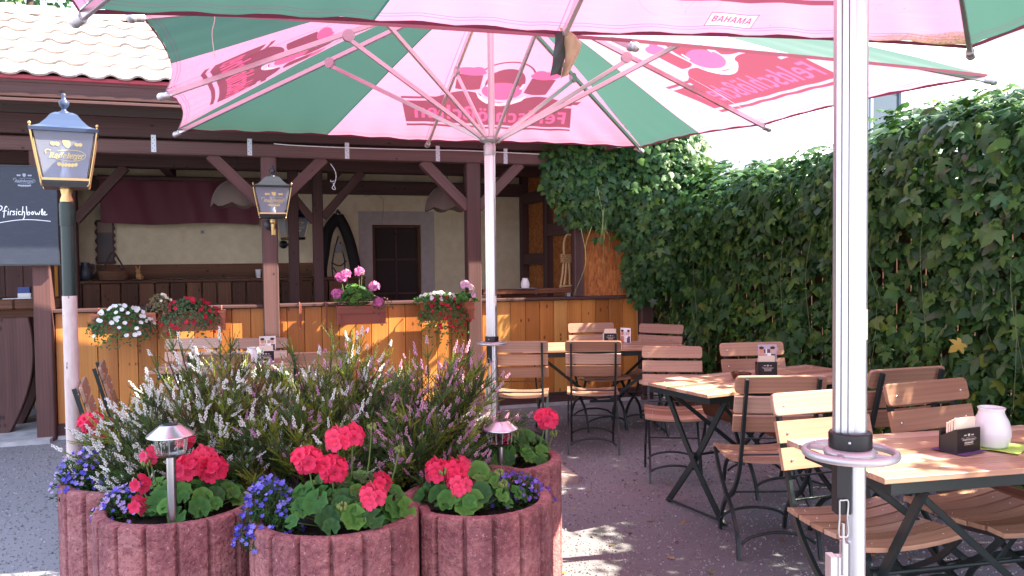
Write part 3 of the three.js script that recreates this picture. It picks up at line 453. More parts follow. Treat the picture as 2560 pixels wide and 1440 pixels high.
// ================================================================ CHAIRS AND TABLES
const burl = std({ color: lin(0.2, 0.11, 0.08), roughness: 0.6 });
function makeChair() {
  const o = thing('folding_chair', '', 'chair');
  const slat = (w, h, d, bow, up, r) => {  // rounded slat bowed along its length
    const s = new THREE.Shape(), a = w / 2, b = h / 2; s.moveTo(-a + r, -b); s.lineTo(a - r, -b); s.quadraticCurveTo(a, -b, a, -b + r); s.lineTo(a, b - r); s.quadraticCurveTo(a, b, a - r, b); s.lineTo(-a + r, b); s.quadraticCurveTo(-a, b, -a, b - r); s.lineTo(-a, -b + r); s.quadraticCurveTo(-a, -b, -a + r, -b);
    const bx = new THREE.BoxGeometry(w, h, d, 8, 1, 1); let g = r > 0.012 ? new THREE.ExtrudeGeometry(s, { depth: d - 0.006, bevelEnabled: true, bevelSize: 0.003, bevelThickness: 0.003, bevelSegments: 1, curveSegments: 3 }).translate(0, 0, -d / 2 + 0.003) : bx;
    g = metreUV(g, 0); const P = g.attributes.position; for (let i = 0; i < P.count; i++) { const q = Math.pow(P.getX(i) / a, 2) * bow; if (up) P.setY(i, P.getY(i) + q); else P.setZ(i, P.getZ(i) + q); } g.computeVertexNormals(); return g;
  };
  const tilt = Math.atan2(0.115, 0.43);
  [0.852, 0.752, 0.655].forEach((y, i) => {
    const z = -0.265 + (0.9 - y) * Math.tan(tilt), g = slat(0.43, 0.082, 0.018, 0.008, false, i ? 0.008 : 0.02).rotateX(-tilt).translate(0, y, z);
    const s = part(o, 'back_slat', g, M.teak[i % 4]);
    const rv = [-0.172, 0.172].map((x) => ball(x, y - 0.002, z + 0.0165, 0.0055, 6)); part(s, 'rivets', rv, M.rivet).userData.kind = 'stuff';
    const rb = [-0.172, 0.172].map((x) => ball(x, y + 0.002, z - 0.016, 0.005, 6)); part(s, 'rivets', rb, M.rivet).userData.kind = 'stuff';
    if (!i) part(s, 'brand_mark', new THREE.CircleGeometry(0.024, 6).scale(1.7, 0.75, 1).rotateX(-tilt).translate(0.0, y, z + 0.0098), burl);
  });
  for (let k = 0; k < 6; k++) {
    const z = -0.14 + k * 0.069, y = 0.462 - 0.022 * Math.sin(Math.PI * (k + 0.7) / 6.5) + (k === 5 ? -0.008 : 0);
    const s = part(o, 'seat_slat', slat(0.41, 0.017, 0.061, 0.016, true, 0).rotateX([0.12, 0.07, 0, -0.04, -0.05, 0.12][k]).translate(0, y, z), M.teak[(k + 1) % 4]);
    part(s, 'rivets', [-0.15, 0.15].map((x) => ball(x, y + 0.0155, z, 0.0045, 6).scale(1, 1, 1)), M.rivet).userData.kind = 'stuff';
  }
  for (const x of [-0.172, 0.172]) part(o, 'leg', strip([[-0.287, 0.885], [-0.18, 0.49], [-0.13, 0.38], [-0.03, 0.27], [0.11, 0.19], [0.19, 0.09], [0.215, 0.0]], 0.02, x, 0.016), M.green);
  for (const x of [-0.188, 0.188]) part(o, 'leg', strip([[0.225, 0.445], [0.15, 0.36], [0.02, 0.27], [-0.11, 0.21], [-0.2, 0.12], [-0.235, 0.0]], 0.02, x * 0.93 + Math.sign(x) * 0.022, 0.016), M.green);
  for (const x of [-0.15, 0.15]) part(o, 'seat_rail', strip([[-0.165, 0.452], [0.0, 0.425], [0.12, 0.43], [0.225, 0.442]], 0.02, x, 0.006), M.green);
  part(o, 'stretcher', rod([-0.18, 0.5, -0.183], [0.18, 0.5, -0.183], 0.005), M.green);
  part(o, 'stretcher', rod([-0.18, 0.585, -0.205], [0.18, 0.585, -0.205], 0.004), M.green);
  part(o, 'stretcher', rod([-0.18, 0.27, -0.02], [0.18, 0.27, -0.02], 0.005), M.green);
  for (const z of [0.2, -0.222]) { const pts = []; for (let i = 0; i <= 10; i++) { const a = i / 10; pts.push([0.36 * (a - 0.5), 0.07 + 0.055 * Math.pow(Math.sin(Math.PI * a), 0.6), z - Math.sign(z) * 0.01]); } part(o, 'foot_hoop', tube(pts, 0.008, 20, 5).scale(1, 1, 1), M.green); }
  return o;
}
const chairA = makeChair(); let chairUsed = false;
function chair(mid, a, front, s, label, group) {     // mid: middle of the top edge of the backrest on the ground plan
  const t = THREE.MathUtils.degToRad(a), turn = front ? -t : Math.PI - t, f = V(Math.sin(turn), 0, Math.cos(turn)), p = [mid[0] + f.x * 0.28 * s, 0, mid[1] + f.z * 0.28 * s];
  if (!chairUsed) { chairUsed = true; chairA.position.set(...p); chairA.rotation.y = turn; chairA.scale.setScalar(s); chairA.userData.label = label; chairA.userData.group = group; return chairA; }
  const o = copyOf(chairA, 'folding_chair', label, p, turn, group, s), wear = pick([0, 1, 2, 3]);
  o.children.forEach((c) => { if (/slat/.test(c.name)) c.material = M.teak[rnd() < 0.6 ? wear : Math.floor(rnd() * 4)]; }); return o;
}
const CG = 'wooden folding chairs with dark green frames';
chair([2.21, -2.785], 0, true, 1.06, 'folding chair with sunlit left half of its backrest, just left of the near aluminium mast', CG);
chair([2.72, -2.74], -4, true, 1.08, 'folding chair facing us behind the nearest table, right of the near mast', CG);
chair([2.952, -6.861], 6, true, 1.02, 'folding chair facing us before the board front at the far table', CG);
chair([3.60, -6.66], 50, true, 1.0, 'folding chair at the right end of the far table, by the hop hedge', CG);
chair([1.86, -5.66], 22, false, 1.0, 'folding chair seen from behind, next to the farther parasol mast', CG);
chair([2.431, -5.586], 22, false, 0.985, 'folding chair seen from behind with a full backrest at the front of the far table', CG);
chair([2.845, -5.129], 26, true, 0.975, 'folding chair facing us at the left corner of the middle table', CG);
chair([3.194, -4.685], 10, true, 1.037, 'folding chair behind the middle table, behind the napkin holder with the card', CG);
chair([2.438, -3.296], 18, false, 1.03, 'folding chair seen from behind in front of the middle table, left of the near mast', CG);
chair([3.06, -3.13], 0, false, 1.06, 'folding chair seen from behind at the right, half hidden by a facing chair', CG);
chair([-0.49, -7.0], 6, true, 1.0, 'folding chair facing us under the red flowers, left of two by the boards', CG);
chair([0.03, -6.8], 12, true, 1.0, 'folding chair facing us at the timber post, right of two by the boards', CG);
chair([-0.264, -5.686], 7, false, 1.0, 'folding chair seen from behind through the white heather', CG);
chair([0.407, -5.595], 7, false, 0.99, 'folding chair seen from behind, mostly hidden by the middle of the heather', CG);
chair([-0.892, -4.616], -98, true, 1.0, 'folding chair seen edge-on right beside the lamp post', CG);
chair([-0.941, -5.44], -97, true, 1.0, 'folding chair seen edge-on before the boards, the farther and taller looking of two', CG);
chair([2.62, -1.36], 6, false, 1.0, 'folding chair of which only a seat corner shows at the lower right frame edge', CG);

function makeTable() {
  const o = thing('folding_table', '', 'table'), L = 1.42, W = 0.62;
  for (let k = 0; k < 7; k++) part(o, 'plank', bar(-L / 2, L / 2, 0.741, 0.76, -W / 2 + k * W / 7 + 0.0008, -W / 2 + (k + 1) * W / 7 - 0.0008, 0.002, 0), M.teak[k % 4]);
  const rv = []; for (let k = 0; k < 7; k++) for (const x of [-0.62, 0.62]) rv.push(ball(x, 0.76, -W / 2 + (k + 0.5) * W / 7, 0.0045, 6)); part(o, 'rivets', rv, M.rivet).userData.kind = 'stuff';
  for (const z of [-1, 1]) part(o, 'apron', bar(-L / 2 + 0.05, L / 2 - 0.05, 0.695, 0.733, z * (W / 2 - 0.045) - 0.004, z * (W / 2 - 0.045) + 0.004, 0.001), M.green);
  for (const x of [-1, 1]) part(o, 'apron', bar(x * (L / 2 - 0.054) - 0.004, x * (L / 2 - 0.054) + 0.004, 0.695, 0.733, -W / 2 + 0.05, W / 2 - 0.05, 0.001), M.green);
  for (const s of [-1, 1]) {
    const x = s * (L / 2 - 0.17), lz = W / 2 - 0.06;
    for (const q of [-1, 1]) { const g = strip([[q * lz, 0.7], [q * lz * 0.05, 0.34], [-q * lz * 1.05, 0.0]], 0.034, x + q * 0.012, 0.014); part(o, 'leg', g, M.green); }
    part(o, 'hinge', rod([x - 0.018, 0.345, 0], [x + 0.018, 0.345, 0], 0.018, 10), M.green);
    part(o, 'foot_bar', rod([x, 0.02, -lz], [x, 0.02, lz], 0.008), M.green);
    for (const z of [-1, 1]) part(o, 'brace', beamFlat([x, 0.69, z * (lz - 0.03)], [s * 0.06, 0.3, z * (lz - 0.12)], 0.006, 0.026), M.green);
  }
  part(o, 'stretcher', rod([-L / 2 + 0.17, 0.345, 0], [L / 2 - 0.17, 0.345, 0], 0.008), M.green);
  for (const z of [-0.13, 0.13]) part(o, 'stretcher', bar(-0.12, 0.12, 0.285, 0.31, z - 0.003, z + 0.003, 0.001), M.green);
  return o;
}
const TG = 'wooden folding tables of the beer garden', tableA = makeTable();
tableA.position.set(2.655, 0, -2.245); tableA.rotation.y = -0.10; tableA.scale.set(1.05, 1.05, 0.92); Object.assign(tableA.userData, { label: 'nearest folding table at the right, a white jar on a green napkin on it', group: TG });
copyOf(tableA, 'folding_table', 'middle folding table with the glass ashtray and the photo card holder', [2.97, 0, -4.22], 0.17, TG);
copyOf(tableA, 'folding_table', 'far folding table before the board front, its left end in the sun', [2.83, 0, -6.36], -0.2, TG);
copyOf(tableA, 'folding_table', 'folding table hidden behind the heather with cards standing on it', [0.02, 0, -6.22], -0.14, TG);

// ================================================================ THINGS ON THE TABLES
function napkinHolder(label, p, turn, dark, card) {
  const o = thing('napkin_holder', label, 'napkin holder', p, turn), k = o.scale.setScalar(1.18), m = dark ? M.blackPlastic : M.white;
  part(o, 'base', plain(-0.05, 0.05, 0.001, 0.01, -0.03, 0.032), m);
  const f = part(o, 'front_plate', plain(-0.05, 0.05, 0.01, 0.075, 0.026, 0.032), m);
  const pg = new THREE.PlaneGeometry(0.098, 0.063).translate(0, 0.042, 0.0324); part(f, 'print', pg, std({ map: napkinT, roughness: 0.35 }));
  part(o, 'back_plate', plain(-0.05, 0.05, 0.01, 0.07, -0.03, -0.025), m);
  const s = new THREE.Shape([[-0.03, 0.01], [0.026, 0.01], [0.026, 0.075], [-0.03, 0.045]].map((q) => new THREE.Vector2(...q)));
  for (const x of [-0.05, 0.045]) part(o, 'side_plate', new THREE.ExtrudeGeometry(s, { depth: 0.005, bevelEnabled: false }).rotateY(-Math.PI / 2).translate(x + 0.005, 0, 0), m);
  part(o, 'napkins', [-0.012, -0.004, 0.005, 0.014].map((z, i) => plain(-0.043, 0.042, 0.011, 0.088 + 0.006 * i, z, z + 0.006).rotateZ(rr(-0.03, 0.03))), std({ color: lin(0.75, 0.62, 0.5), roughness: 0.9 }));
  if (card) part(o, 'advert_card', new THREE.BoxGeometry(0.1, 0.09, 0.002).translate(0.012, 0.118, -0.018), std({ map: card, roughness: 0.3 }), 'upright photo card of two people with beer');
  return o;
}
napkinHolder('black napkin holder with a script logo beside the white jar on the nearest table', [2.40, 0.799, -2.235], 0.1, true);
napkinHolder('black napkin holder with an upright photo card on the middle table', [3.06, 0.761, -4.31], -0.33, true, cardT('#b7a6b8', '#594b58'));
napkinHolder('white card and napkin holder on the far table', [3.0, 0.761, -6.52], -0.3, false);
napkinHolder('napkin holder with a photo card seen over the heather on the hidden table', [0.06, 0.761, -6.25], 0.0, false, cardT('#d8d2cc', '#a69a94'));
{
  const c = thing('advert_card', 'white folded card standing on the far table at the right of its holder', 'card', [3.13, 0.761, -6.47], -0.9); part(c, 'card', new THREE.BoxGeometry(0.1, 0.13, 0.002).translate(0, 0.066, 0), std({ map: cardT('#e6dfe4', '#b7a9b8'), roughness: 0.4 }));
  const c2 = thing('menu_card', 'small white card left of the jar on the table hidden by the heather', 'card', [-0.16, 0.761, -6.3], 0.5); part(c2, 'card', [new THREE.BoxGeometry(0.07, 0.09, 0.002).rotateX(-0.25).translate(0, 0.044, 0.012), new THREE.BoxGeometry(0.07, 0.09, 0.002).rotateX(0.25).translate(0, 0.044, -0.012)], M.white);
  const jarPts = [[0.0001, 0.001], [0.034, 0.001], [0.042, 0.008], [0.049, 0.03], [0.05, 0.05], [0.044, 0.075], [0.034, 0.094], [0.032, 0.104], [0.036, 0.112], [0.033, 0.113], [0.029, 0.104], [0.031, 0.093], [0.041, 0.072], [0.045, 0.048], [0.04, 0.012], [0.0001, 0.01]];
  const j = thing('candle_jar', 'white ceramic candle jar on a green napkin on the nearest table', 'jar', [2.55, 0.801, -2.235]); j.scale.setScalar(1.3); part(j, 'jar', lathe(jarPts, 32), M.whiteGlaze); part(j, 'wax', new THREE.CylinderGeometry(0.03, 0.03, 0.01, 16).translate(0, 0.06, 0), M.white);
  const j2 = copyOf(j, 'candle_jar', 'white ribbed candle jar on a white napkin on the weathered beam', [2.655, 1.213, -7.85], 0, undefined, 0.95);
  copyOf(j, 'candle_jar', 'white jar between the cards on the table hidden by the heather', [-0.04, 0.761, -6.27], 0, undefined, 1);
  const np = (label, p, turn, c, s) => { const n = thing('paper_napkin', label, 'napkin', p, turn); const g = new THREE.PlaneGeometry(s, s, 6, 6).rotateX(-Math.PI / 2), P = g.attributes.position; for (let i = 0; i < P.count; i++) P.setY(i, 0.003 + 0.004 * Math.pow(Math.max(Math.abs(P.getX(i)), Math.abs(P.getZ(i))) / s * 2, 3) * rnd()); g.computeVertexNormals(); part(n, 'paper', g, std({ color: c, roughness: 0.9, side: THREE.DoubleSide })); };
  np('lime green paper napkin under the white jar on the nearest table', [2.57, 0.799, -2.225], 0.5, lin(0.42, 0.6, 0.12), 0.17);
  np('purple paper napkin under the black holder on the nearest table', [2.395, 0.799, -2.235], 0.2, lin(0.12, 0.05, 0.16), 0.13);
  np('white paper napkin under the candle jar on the weathered beam', [2.655, 1.209, -7.85], 0.1, lin(0.8, 0.8, 0.8), 0.2);
  const a = thing('ashtray', 'brown glass ashtray on the middle table', 'ashtray', [2.83, 0.761, -4.24]);
  part(a, 'bowl', lathe([[0.0001, 0.001], [0.046, 0.001], [0.053, 0.006], [0.066, 0.036], [0.06, 0.038], [0.047, 0.012], [0.0001, 0.01]], 8), phys({ color: lin(0.16, 0.055, 0.025), roughness: 0.08, transmission: 0.5, thickness: 0, ior: 1.5 }));
}
// ================================================================ LANTERNS
function lantern(name, label, p, turn, roofM, s, post) {
  const o = thing(name, label, 'lantern', p, turn); o.scale.setScalar(1);
  const Y = post ? 1.9 : 0.16, k = s, W0 = 0.115 * k, W1 = 0.165 * k, Hh = 0.27 * k;
  const sq = (pts) => lathe(pts.map(([r, y]) => [r * Math.SQRT2 * k, Y + y * k]), 4).rotateY(Math.PI / 4);
  const flat = (g) => { g = g.toNonIndexed(); g.computeVertexNormals(); return g; };
  const rf = part(o, 'roof', flat(sq([[0.178, 0.27], [0.182, 0.288], [0.165, 0.292], [0.13, 0.306], [0.095, 0.34], [0.07, 0.372], [0.045, 0.385], [0.0001, 0.39]])), roofM);
  part(rf, 'finial', lathe([[0.03, 0.384], [0.034, 0.39], [0.014, 0.4], [0.012, 0.41], [0.026, 0.425], [0.03, 0.445], [0.016, 0.455], [0.01, 0.47], [0.013, 0.482], [0.009, 0.49], [0.0001, 0.494]].map(([r, y]) => [r * k, Y + y * k]), 16), roofM);
  part(o, 'bottom_tray', flat(sq([[0.0001, -0.012], [0.118, -0.012], [0.122, 0.012], [0.12, 0.02], [0.0001, 0.02]])), M.blackPaint);
  part(o, 'brass_sill', flat(sq([[0.112, 0.021], [0.125, 0.022], [0.125, 0.034], [0.112, 0.036]])), M.brass);
  for (let q = 0; q < 4; q++) {
    const pane = new THREE.PlaneGeometry(1, 1), P = pane.attributes.position;
    for (let i = 0; i < 4; i++) { const a = P.getX(i) * 2, top = P.getY(i) > 0; P.setXYZ(i, a * (top ? W1 : W0) * 0.95, Y + (top ? Hh : 0.034 * k), (top ? W1 : W0) * 0.97); }
    pane.rotateY(q * Math.PI / 2); pane.computeVertexNormals(); const pm = part(o, 'pane', pane, lanternGlass);
    if (q < 2) { const pr = pane.clone(), n = pr.attributes.normal; for (let i = 0; i < 4; i++) { const A = pr.attributes.position; A.setXYZ(i, A.getX(i) + n.getX(i) * 0.002, A.getY(i) + n.getY(i) * 0.002, A.getZ(i) + n.getZ(i) * 0.002); } part(pm, 'printed_logo', pr, lanternPrint); }
    const c = Math.cos(q * Math.PI / 2 + Math.PI / 4) * Math.SQRT2, d = Math.sin(q * Math.PI / 2 + Math.PI / 4) * Math.SQRT2;
    part(o, 'corner_rod', [tube([[c * W1 * 1.05, Y + 0.3 * k, d * W1 * 1.05], [c * W1 * 1.02, Y + 0.25 * k, d * W1 * 1.02], [c * W0 * 1.12, Y + 0.03 * k, d * W0 * 1.12], [c * W0 * 1.06, Y - 0.004 * k, d * W0 * 1.06], [c * W0 * 0.9, Y - 0.002 * k, d * W0 * 0.9]], 0.006 * k, 24, 6), ball(c * W1 * 1.05, Y + 0.304 * k, d * W1 * 1.05, 0.009 * k, 8)], M.brass);
  }
  part(o, 'bulb_holder', lathe([[0.0001, 0.02], [0.03, 0.02], [0.03, 0.07], [0.022, 0.08], [0.022, 0.15], [0.028, 0.17], [0.02, 0.21], [0.0001, 0.22]].map(([r, y]) => [r * k, Y + y * k]), 12), M.white);
  return o;
}
const lanternPrint = phys({ map: lanternT, transparent: true, alphaTest: 0.35, roughness: 0.4, metalness: 0.3, side: THREE.DoubleSide });
{
  const lp = lantern('lamp_post', 'blue roofed brewery lantern on a tall post behind the left planters', [-0.905, 0, -4.56], 0.17, M.bluePaint, 0.95, true);
  lp.scale.set(0.88, 1, 0.88);
  const pole = part(lp, 'pole', lathe([[0.039, 0], [0.039, 1.345], [0.0001, 1.345]], 20), std({ map: tex(64, 256, (u, v) => { const f = fbm(u * 10, v * 60, 3); return f > 0.8 ? [110, 92, 80] : mix3([188, 168, 164], [214, 198, 194], f); }), roughness: 0.5 }));
  part(lp, 'upper_pole', lathe([[0.036, 1.345], [0.036, 1.72], [0.0001, 1.72]], 20), M.postGreen);
  part(lp, 'sleeve', lathe([[0.034, 1.7], [0.04, 1.7], [0.041, 1.81], [0.036, 1.82], [0.034, 1.82]], 16), M.postGreen);
  part(lp, 'brass_neck', lathe([[0.034, 1.82], [0.036, 1.83], [0.026, 1.855], [0.034, 1.885], [0.03, 1.89]], 16), M.brass);
  const wl = lantern('wall_lantern', 'smaller black roofed brewery lantern on the pavilion post', [0.155, 1.75, -7.40], -0.02, std({ color: lin(0.03, 0.035, 0.045), roughness: 0.25 }), 0.92, false);
  part(wl, 'bracket', [lathe([[0.0001, 0.0], [0.02, 0.0], [0.022, 0.11], [0.03, 0.125], [0.036, 0.14], [0.02, 0.148]], 14), ball(0, 0.12, 0, 0.032, 10)], M.brass);
  part(wl, 'wall_arm', [tube([[0, 0.12, 0], [-0.02, 0.1, -0.12], [-0.03, 0.1, -0.26]], 0.014, 12, 8), lathe([[0.0001, 0], [0.05, 0], [0.05, 0.02], [0.0001, 0.022]], 16).rotateX(Math.PI / 2).translate(-0.03, 0.1, -0.268)], M.blackPaint);
  const il = copyOf(wl, 'wall_lantern', 'dark unlit lantern half hidden behind the inner pavilion post', [0.41, 1.62, -9.40], 0.3); il.scale.setScalar(0.95);
}
// solar garden lights
{
  const o = thing('solar_light', 'steel solar light standing in the front left planter', 'solar light', [-0.305, 0.57, -3.11], 0, 'solar garden lights');
  part(o, 'cap', lathe([[0.0001, 0.352], [0.034, 0.352], [0.038, 0.35], [0.08, 0.318], [0.083, 0.312], [0.08, 0.309], [0.054, 0.309]], 36), M.steel);
  part(o, 'solar_cell', new THREE.CylinderGeometry(0.026, 0.026, 0.003, 20).translate(0, 0.3535, 0), M.blackPaint);
  part(o, 'lens', lathe([[0.057, 0.309], [0.055, 0.27], [0.05, 0.25], [0.0001, 0.242]], 14), phys({ color: lin(0.9, 0.92, 0.9), roughness: 0.06, transmission: 1, thickness: 0, side: THREE.DoubleSide }));
  part(o, 'reflector', lathe([[0.0001, 0.252], [0.01, 0.255], [0.012, 0.29], [0.03, 0.305], [0.0001, 0.307]], 12), M.steel);
  part(o, 'lens_ribs', [...Array(12)].map((_, i) => { const a = i * Math.PI / 6; return rod([Math.cos(a) * 0.0565, 0.308, Math.sin(a) * 0.0565], [Math.cos(a) * 0.051, 0.254, Math.sin(a) * 0.051], 0.0018, 4); }), phys({ color: lin(0.85, 0.88, 0.85), roughness: 0.1, transmission: 0.7, thickness: 0 })).userData.kind = 'stuff';
  part(o, 'collar', lathe([[0.051, 0.249], [0.044, 0.24], [0.02, 0.236], [0.0165, 0.236]], 20), M.steel);
  part(o, 'stake', lathe([[0.0165, 0.238], [0.0165, 0.0], [0.0001, -0.02]], 16), M.steel);
  copyOf(o, 'solar_light', 'steel solar light beside the blue lobelia at the right of the heather', [1.035, 0.43, -3.43], 0.4, 'solar garden lights');
}
// ================================================================ IN AND ON THE PAVILION
{
  const b = thing('chalk_board', 'dark blue chalkboard with the handwritten word Pfirsichbowle', 'chalkboard', [-2.02, 1.92, -7.62]);
  part(b, 'board', plain(-0.44, 0.44, -0.41, 0.41, -0.012, 0.006), std({ color: lin(0.02, 0.025, 0.04), roughness: 0.6 }));
  part(b, 'writing_face', new THREE.PlaneGeometry(0.872, 0.812).translate(0, 0, 0.0085), std({ map: chalkT, roughness: 0.55 }));
  part(b, 'frame', [plain(-0.446, 0.446, -0.418, -0.408, -0.012, 0.012), plain(-0.446, 0.446, 0.408, 0.418, -0.012, 0.012)], M.blackPaint);
  const t = thing('stand_table', 'tall rustic table with a heavy curved plank leg in the left bay', 'table', [-2.15, 0, -8.25]);
  for (let k = 0; k < 5; k++) part(t, 'top_board', bar(-1.3 + k * 0.36, -0.945 + k * 0.36, 1.12, 1.21, -0.3, 0.3, 0.012, 2), M.brown[k % 3]);
  part(t, 'rail', bar(-1.3, 0.5, 1.04, 1.118, -0.2, -0.12, 0.008), M.brown[1]); part(t, 'rail', bar(-1.3, 0.5, 1.04, 1.118, 0.12, 0.2, 0.008), M.brown[1]);
  const ls = new THREE.Shape(); ls.moveTo(-0.2, 1.04); ls.bezierCurveTo(-0.1, 0.8, 0.0, 0.55, -0.12, 0.25); ls.lineTo(-0.22, 0.02); ls.lineTo(0.02, 0.02); ls.bezierCurveTo(0.22, 0.4, 0.27, 0.7, 0.2, 1.04);
  for (const z of [-0.24, 0.18]) part(t, 'leg', metreUV(new THREE.ExtrudeGeometry(ls, { depth: 0.07, bevelEnabled: true, bevelSize: 0.008, bevelThickness: 0.008, bevelSegments: 1 }), 1).translate(0.03, 0, z), M.dark[2]);
  part(t, 'stretcher', bar(-1.1, 0.36, 0.5, 0.59, -0.05, 0.05, 0.008), M.dark[0]);
  const bx = thing('paper_box', 'small blue and white box on the rustic table in the left bay', 'box', [-1.97, 1.211, -8.15]); part(bx, 'box', plain(-0.05, 0.05, 0, 0.045, -0.04, 0.04), M.white); part(bx, 'sleeve', plain(-0.052, 0.04, 0.02, 0.1, -0.042, 0.03), std({ color: lin(0.03, 0.06, 0.25), roughness: 0.5 }));
  const pp = thing('paper_sheet', 'white paper sheet lying on the rustic table in the left bay', 'paper', [-1.98, 1.212, -8.02]); part(pp, 'sheet', plain(-0.12, 0.1, 0, 0.004, -0.06, 0.06), M.white);
  const bt = thing('glass_bottle', 'clear bottle standing on the rustic table beside the left post', 'bottle', [-1.84, 1.211, -8.1]); part(bt, 'body', lathe([[0.0001, 0.001], [0.034, 0.002], [0.036, 0.12], [0.03, 0.15], [0.013, 0.2], [0.012, 0.25], [0.0001, 0.25]], 14), phys({ color: lin(0.8, 0.85, 0.85), roughness: 0.06, transmission: 0.8, thickness: 0 }));
  const yl = thing('yellow_post', 'yellow painted post standing inside the left bay', 'post', [-1.845, 0, -8.4]); part(yl, 'post', plain(-0.02, 0.03, 0.03, 1.62, -0.04, 0.04), std({ color: lin(0.55, 0.3, 0.02), roughness: 0.5 })); part(yl, 'panel', plain(0.035, 0.075, 0.9, 1.5, -0.05, -0.042), std({ color: lin(0.6, 0.28, 0.02), roughness: 0.5 }));
  // cane chair far left
  const cane = std({ color: lin(0.45, 0.31, 0.15), roughness: 0.5 }), tied = std({ color: lin(0.03, 0.09, 0.08), roughness: 0.5 });
  const cc = thing('cane_chair', 'cane armchair with teal bindings behind the rustic table', 'chair', [-2.46, 0.035, -9.0]);
  for (const s of [-1, 1]) for (const z of [-0.26, 0.28]) part(cc, 'leg', tube([[s * 0.3, 0, z], [s * 0.29, 0.45, z], [s * 0.28, z < 0 ? 1.0 : 0.66, z * 0.9]], 0.02, 14, 8), cane);
  for (const s of [-1, 1]) part(cc, 'arm', tube([[s * 0.28, 0.98, -0.25], [s * 0.32, 0.86, -0.1], [s * 0.33, 0.72, 0.12], [s * 0.29, 0.62, 0.3]], 0.022, 16, 8), cane);
  part(cc, 'seat', bar(-0.3, 0.3, 0.4, 0.44, -0.28, 0.3, 0.015), cane); part(cc, 'backrest', [tube([[-0.28, 0.5, -0.26], [-0.28, 0.95, -0.27], [0, 1.08, -0.3], [0.28, 0.95, -0.27], [0.28, 0.5, -0.26]], 0.022, 28, 8), ...[-0.16, -0.08, 0, 0.08, 0.16].map((x) => rod([x, 0.44, -0.26], [x, 1.03, -0.29], 0.01))], cane);
  part(cc, 'binding', [-1, 1].flatMap((s) => [0.3, 0.55].map((y) => lathe([[0.024, y - 0.03], [0.026, y], [0.024, y + 0.03]], 10).translate(s * 0.29, 0, 0.28))), tied);
  const c2 = cc.clone(); c2.name = numbered('cane_chair'); c2.userData = { label: 'cane chair showing a curved arm above the weathered beam at the right panel', category: 'chair' }; c2.position.set(3.0, 0.035, -8.75); c2.rotation.y = -1.3; c2.scale.set(1, 1, 1);
  // cane stand on the counter, curved stick with a woven band
  const cs = thing('cane_stand', 'bent cane piece with a woven band on the counter by the chipboard panel', 'cane stand', [3.09, 1.21, -7.93]);
  part(cs, 'hook', tube([[0.11, 0.56, 0], [0.07, 0.56, 0], [0.035, 0.49, 0], [0.03, 0.4, 0], [0.035, 0.34, 0]], 0.013, 18, 8), cane);
  for (const [x0, x1] of [[0.03, -0.02], [0.06, 0.02], [0.08, 0.09]]) part(cs, 'leg', tube([[x0, 0.34, 0], [(x0 + x1) / 2 + 0.005, 0.16, 0.01], [x1, 0.0, 0.01]], 0.012, 8, 8), cane);
  const wv = []; for (let r = 0; r < 5; r++) for (let i = 0; i < 9; i++) wv.push(ball(-0.01 + i * 0.014, 0.27 + r * 0.019, 0.018 + ((i + r) % 2) * 0.007, 0.009, 5).scale(1, 1, 1)); part(cs, 'woven_band', wv, cane).userData.kind = 'stuff'; part(cs, 'foot', rod([-0.03, 0.012, 0.01], [0.12, 0.016, 0.01], 0.014), cane);
  // weathered beams stacked on the counter
  const grey = std({ map: brownT, color: 0xfff0f0, roughness: 0.9, bumpMap: brownT, bumpScale: 0.002 });
  const wb = thing('weathered_beam', 'weathered grey brown beam lying on blocks on the counter', 'beam', [2.68, 1.122, -7.85]); part(wb, 'beam', bar(-0.5, 0.06, 0.035, 0.086, -0.09, 0.07, 0.006), grey); part(wb, 'beam', bar(0.075, 0.47, 0.038, 0.088, -0.09, 0.07, 0.006), grey);
  part(wb, 'strap', bar(0.055, 0.085, 0.03, 0.091, -0.094, 0.076, 0.002), M.dark[0]); part(wb, 'cross_block', bar(-0.4, -0.3, 0.001, 0.034, -0.05, 0.05), M.dark[0]); part(wb, 'cross_block', bar(-0.28, 0.2, 0.001, 0.03, -0.06, 0.0), grey);
  part(wb, 'metal_foot', plain(0.42, 0.46, 0.001, 0.037, 0.0, 0.05), M.zinc);
  // wine-red awning cloth under the ceiling
  const aw = thing('wine_red_cloth', 'wine red cloth hanging from the ceiling beam inside the pavilion', 'awning', [-0.79, 1.95, -9.86]);
  { const g = new THREE.PlaneGeometry(1.68, 0.5, 48, 10), P = g.attributes.position; for (let i = 0; i < P.count; i++) { const x = P.getX(i), y = P.getY(i); P.setXYZ(i, x, y + 0.26 + 0.012 * Math.sin(x * 5), 0.02 * Math.sin(x * 9.5) * (0.6 - y) + 0.01 * Math.sin(x * 23 + y * 6)); } g.computeVertexNormals(); part(aw, 'cloth', g, phys({ color: lin(0.12, 0.012, 0.028), roughness: 0.6, side: THREE.DoubleSide })); part(aw, 'roller', rod([-0.86, 0.52, 0], [0.86, 0.52, 0], 0.03, 12), M.dark[0]); }
  // fabric lamp shades
  const sh = thing('hanging_shade', 'scalloped beige fabric lamp shade hanging left of the wall lantern', 'lamp shade', [-0.16, 2.1, -8.6], 0, 'scalloped hanging lamp shades');
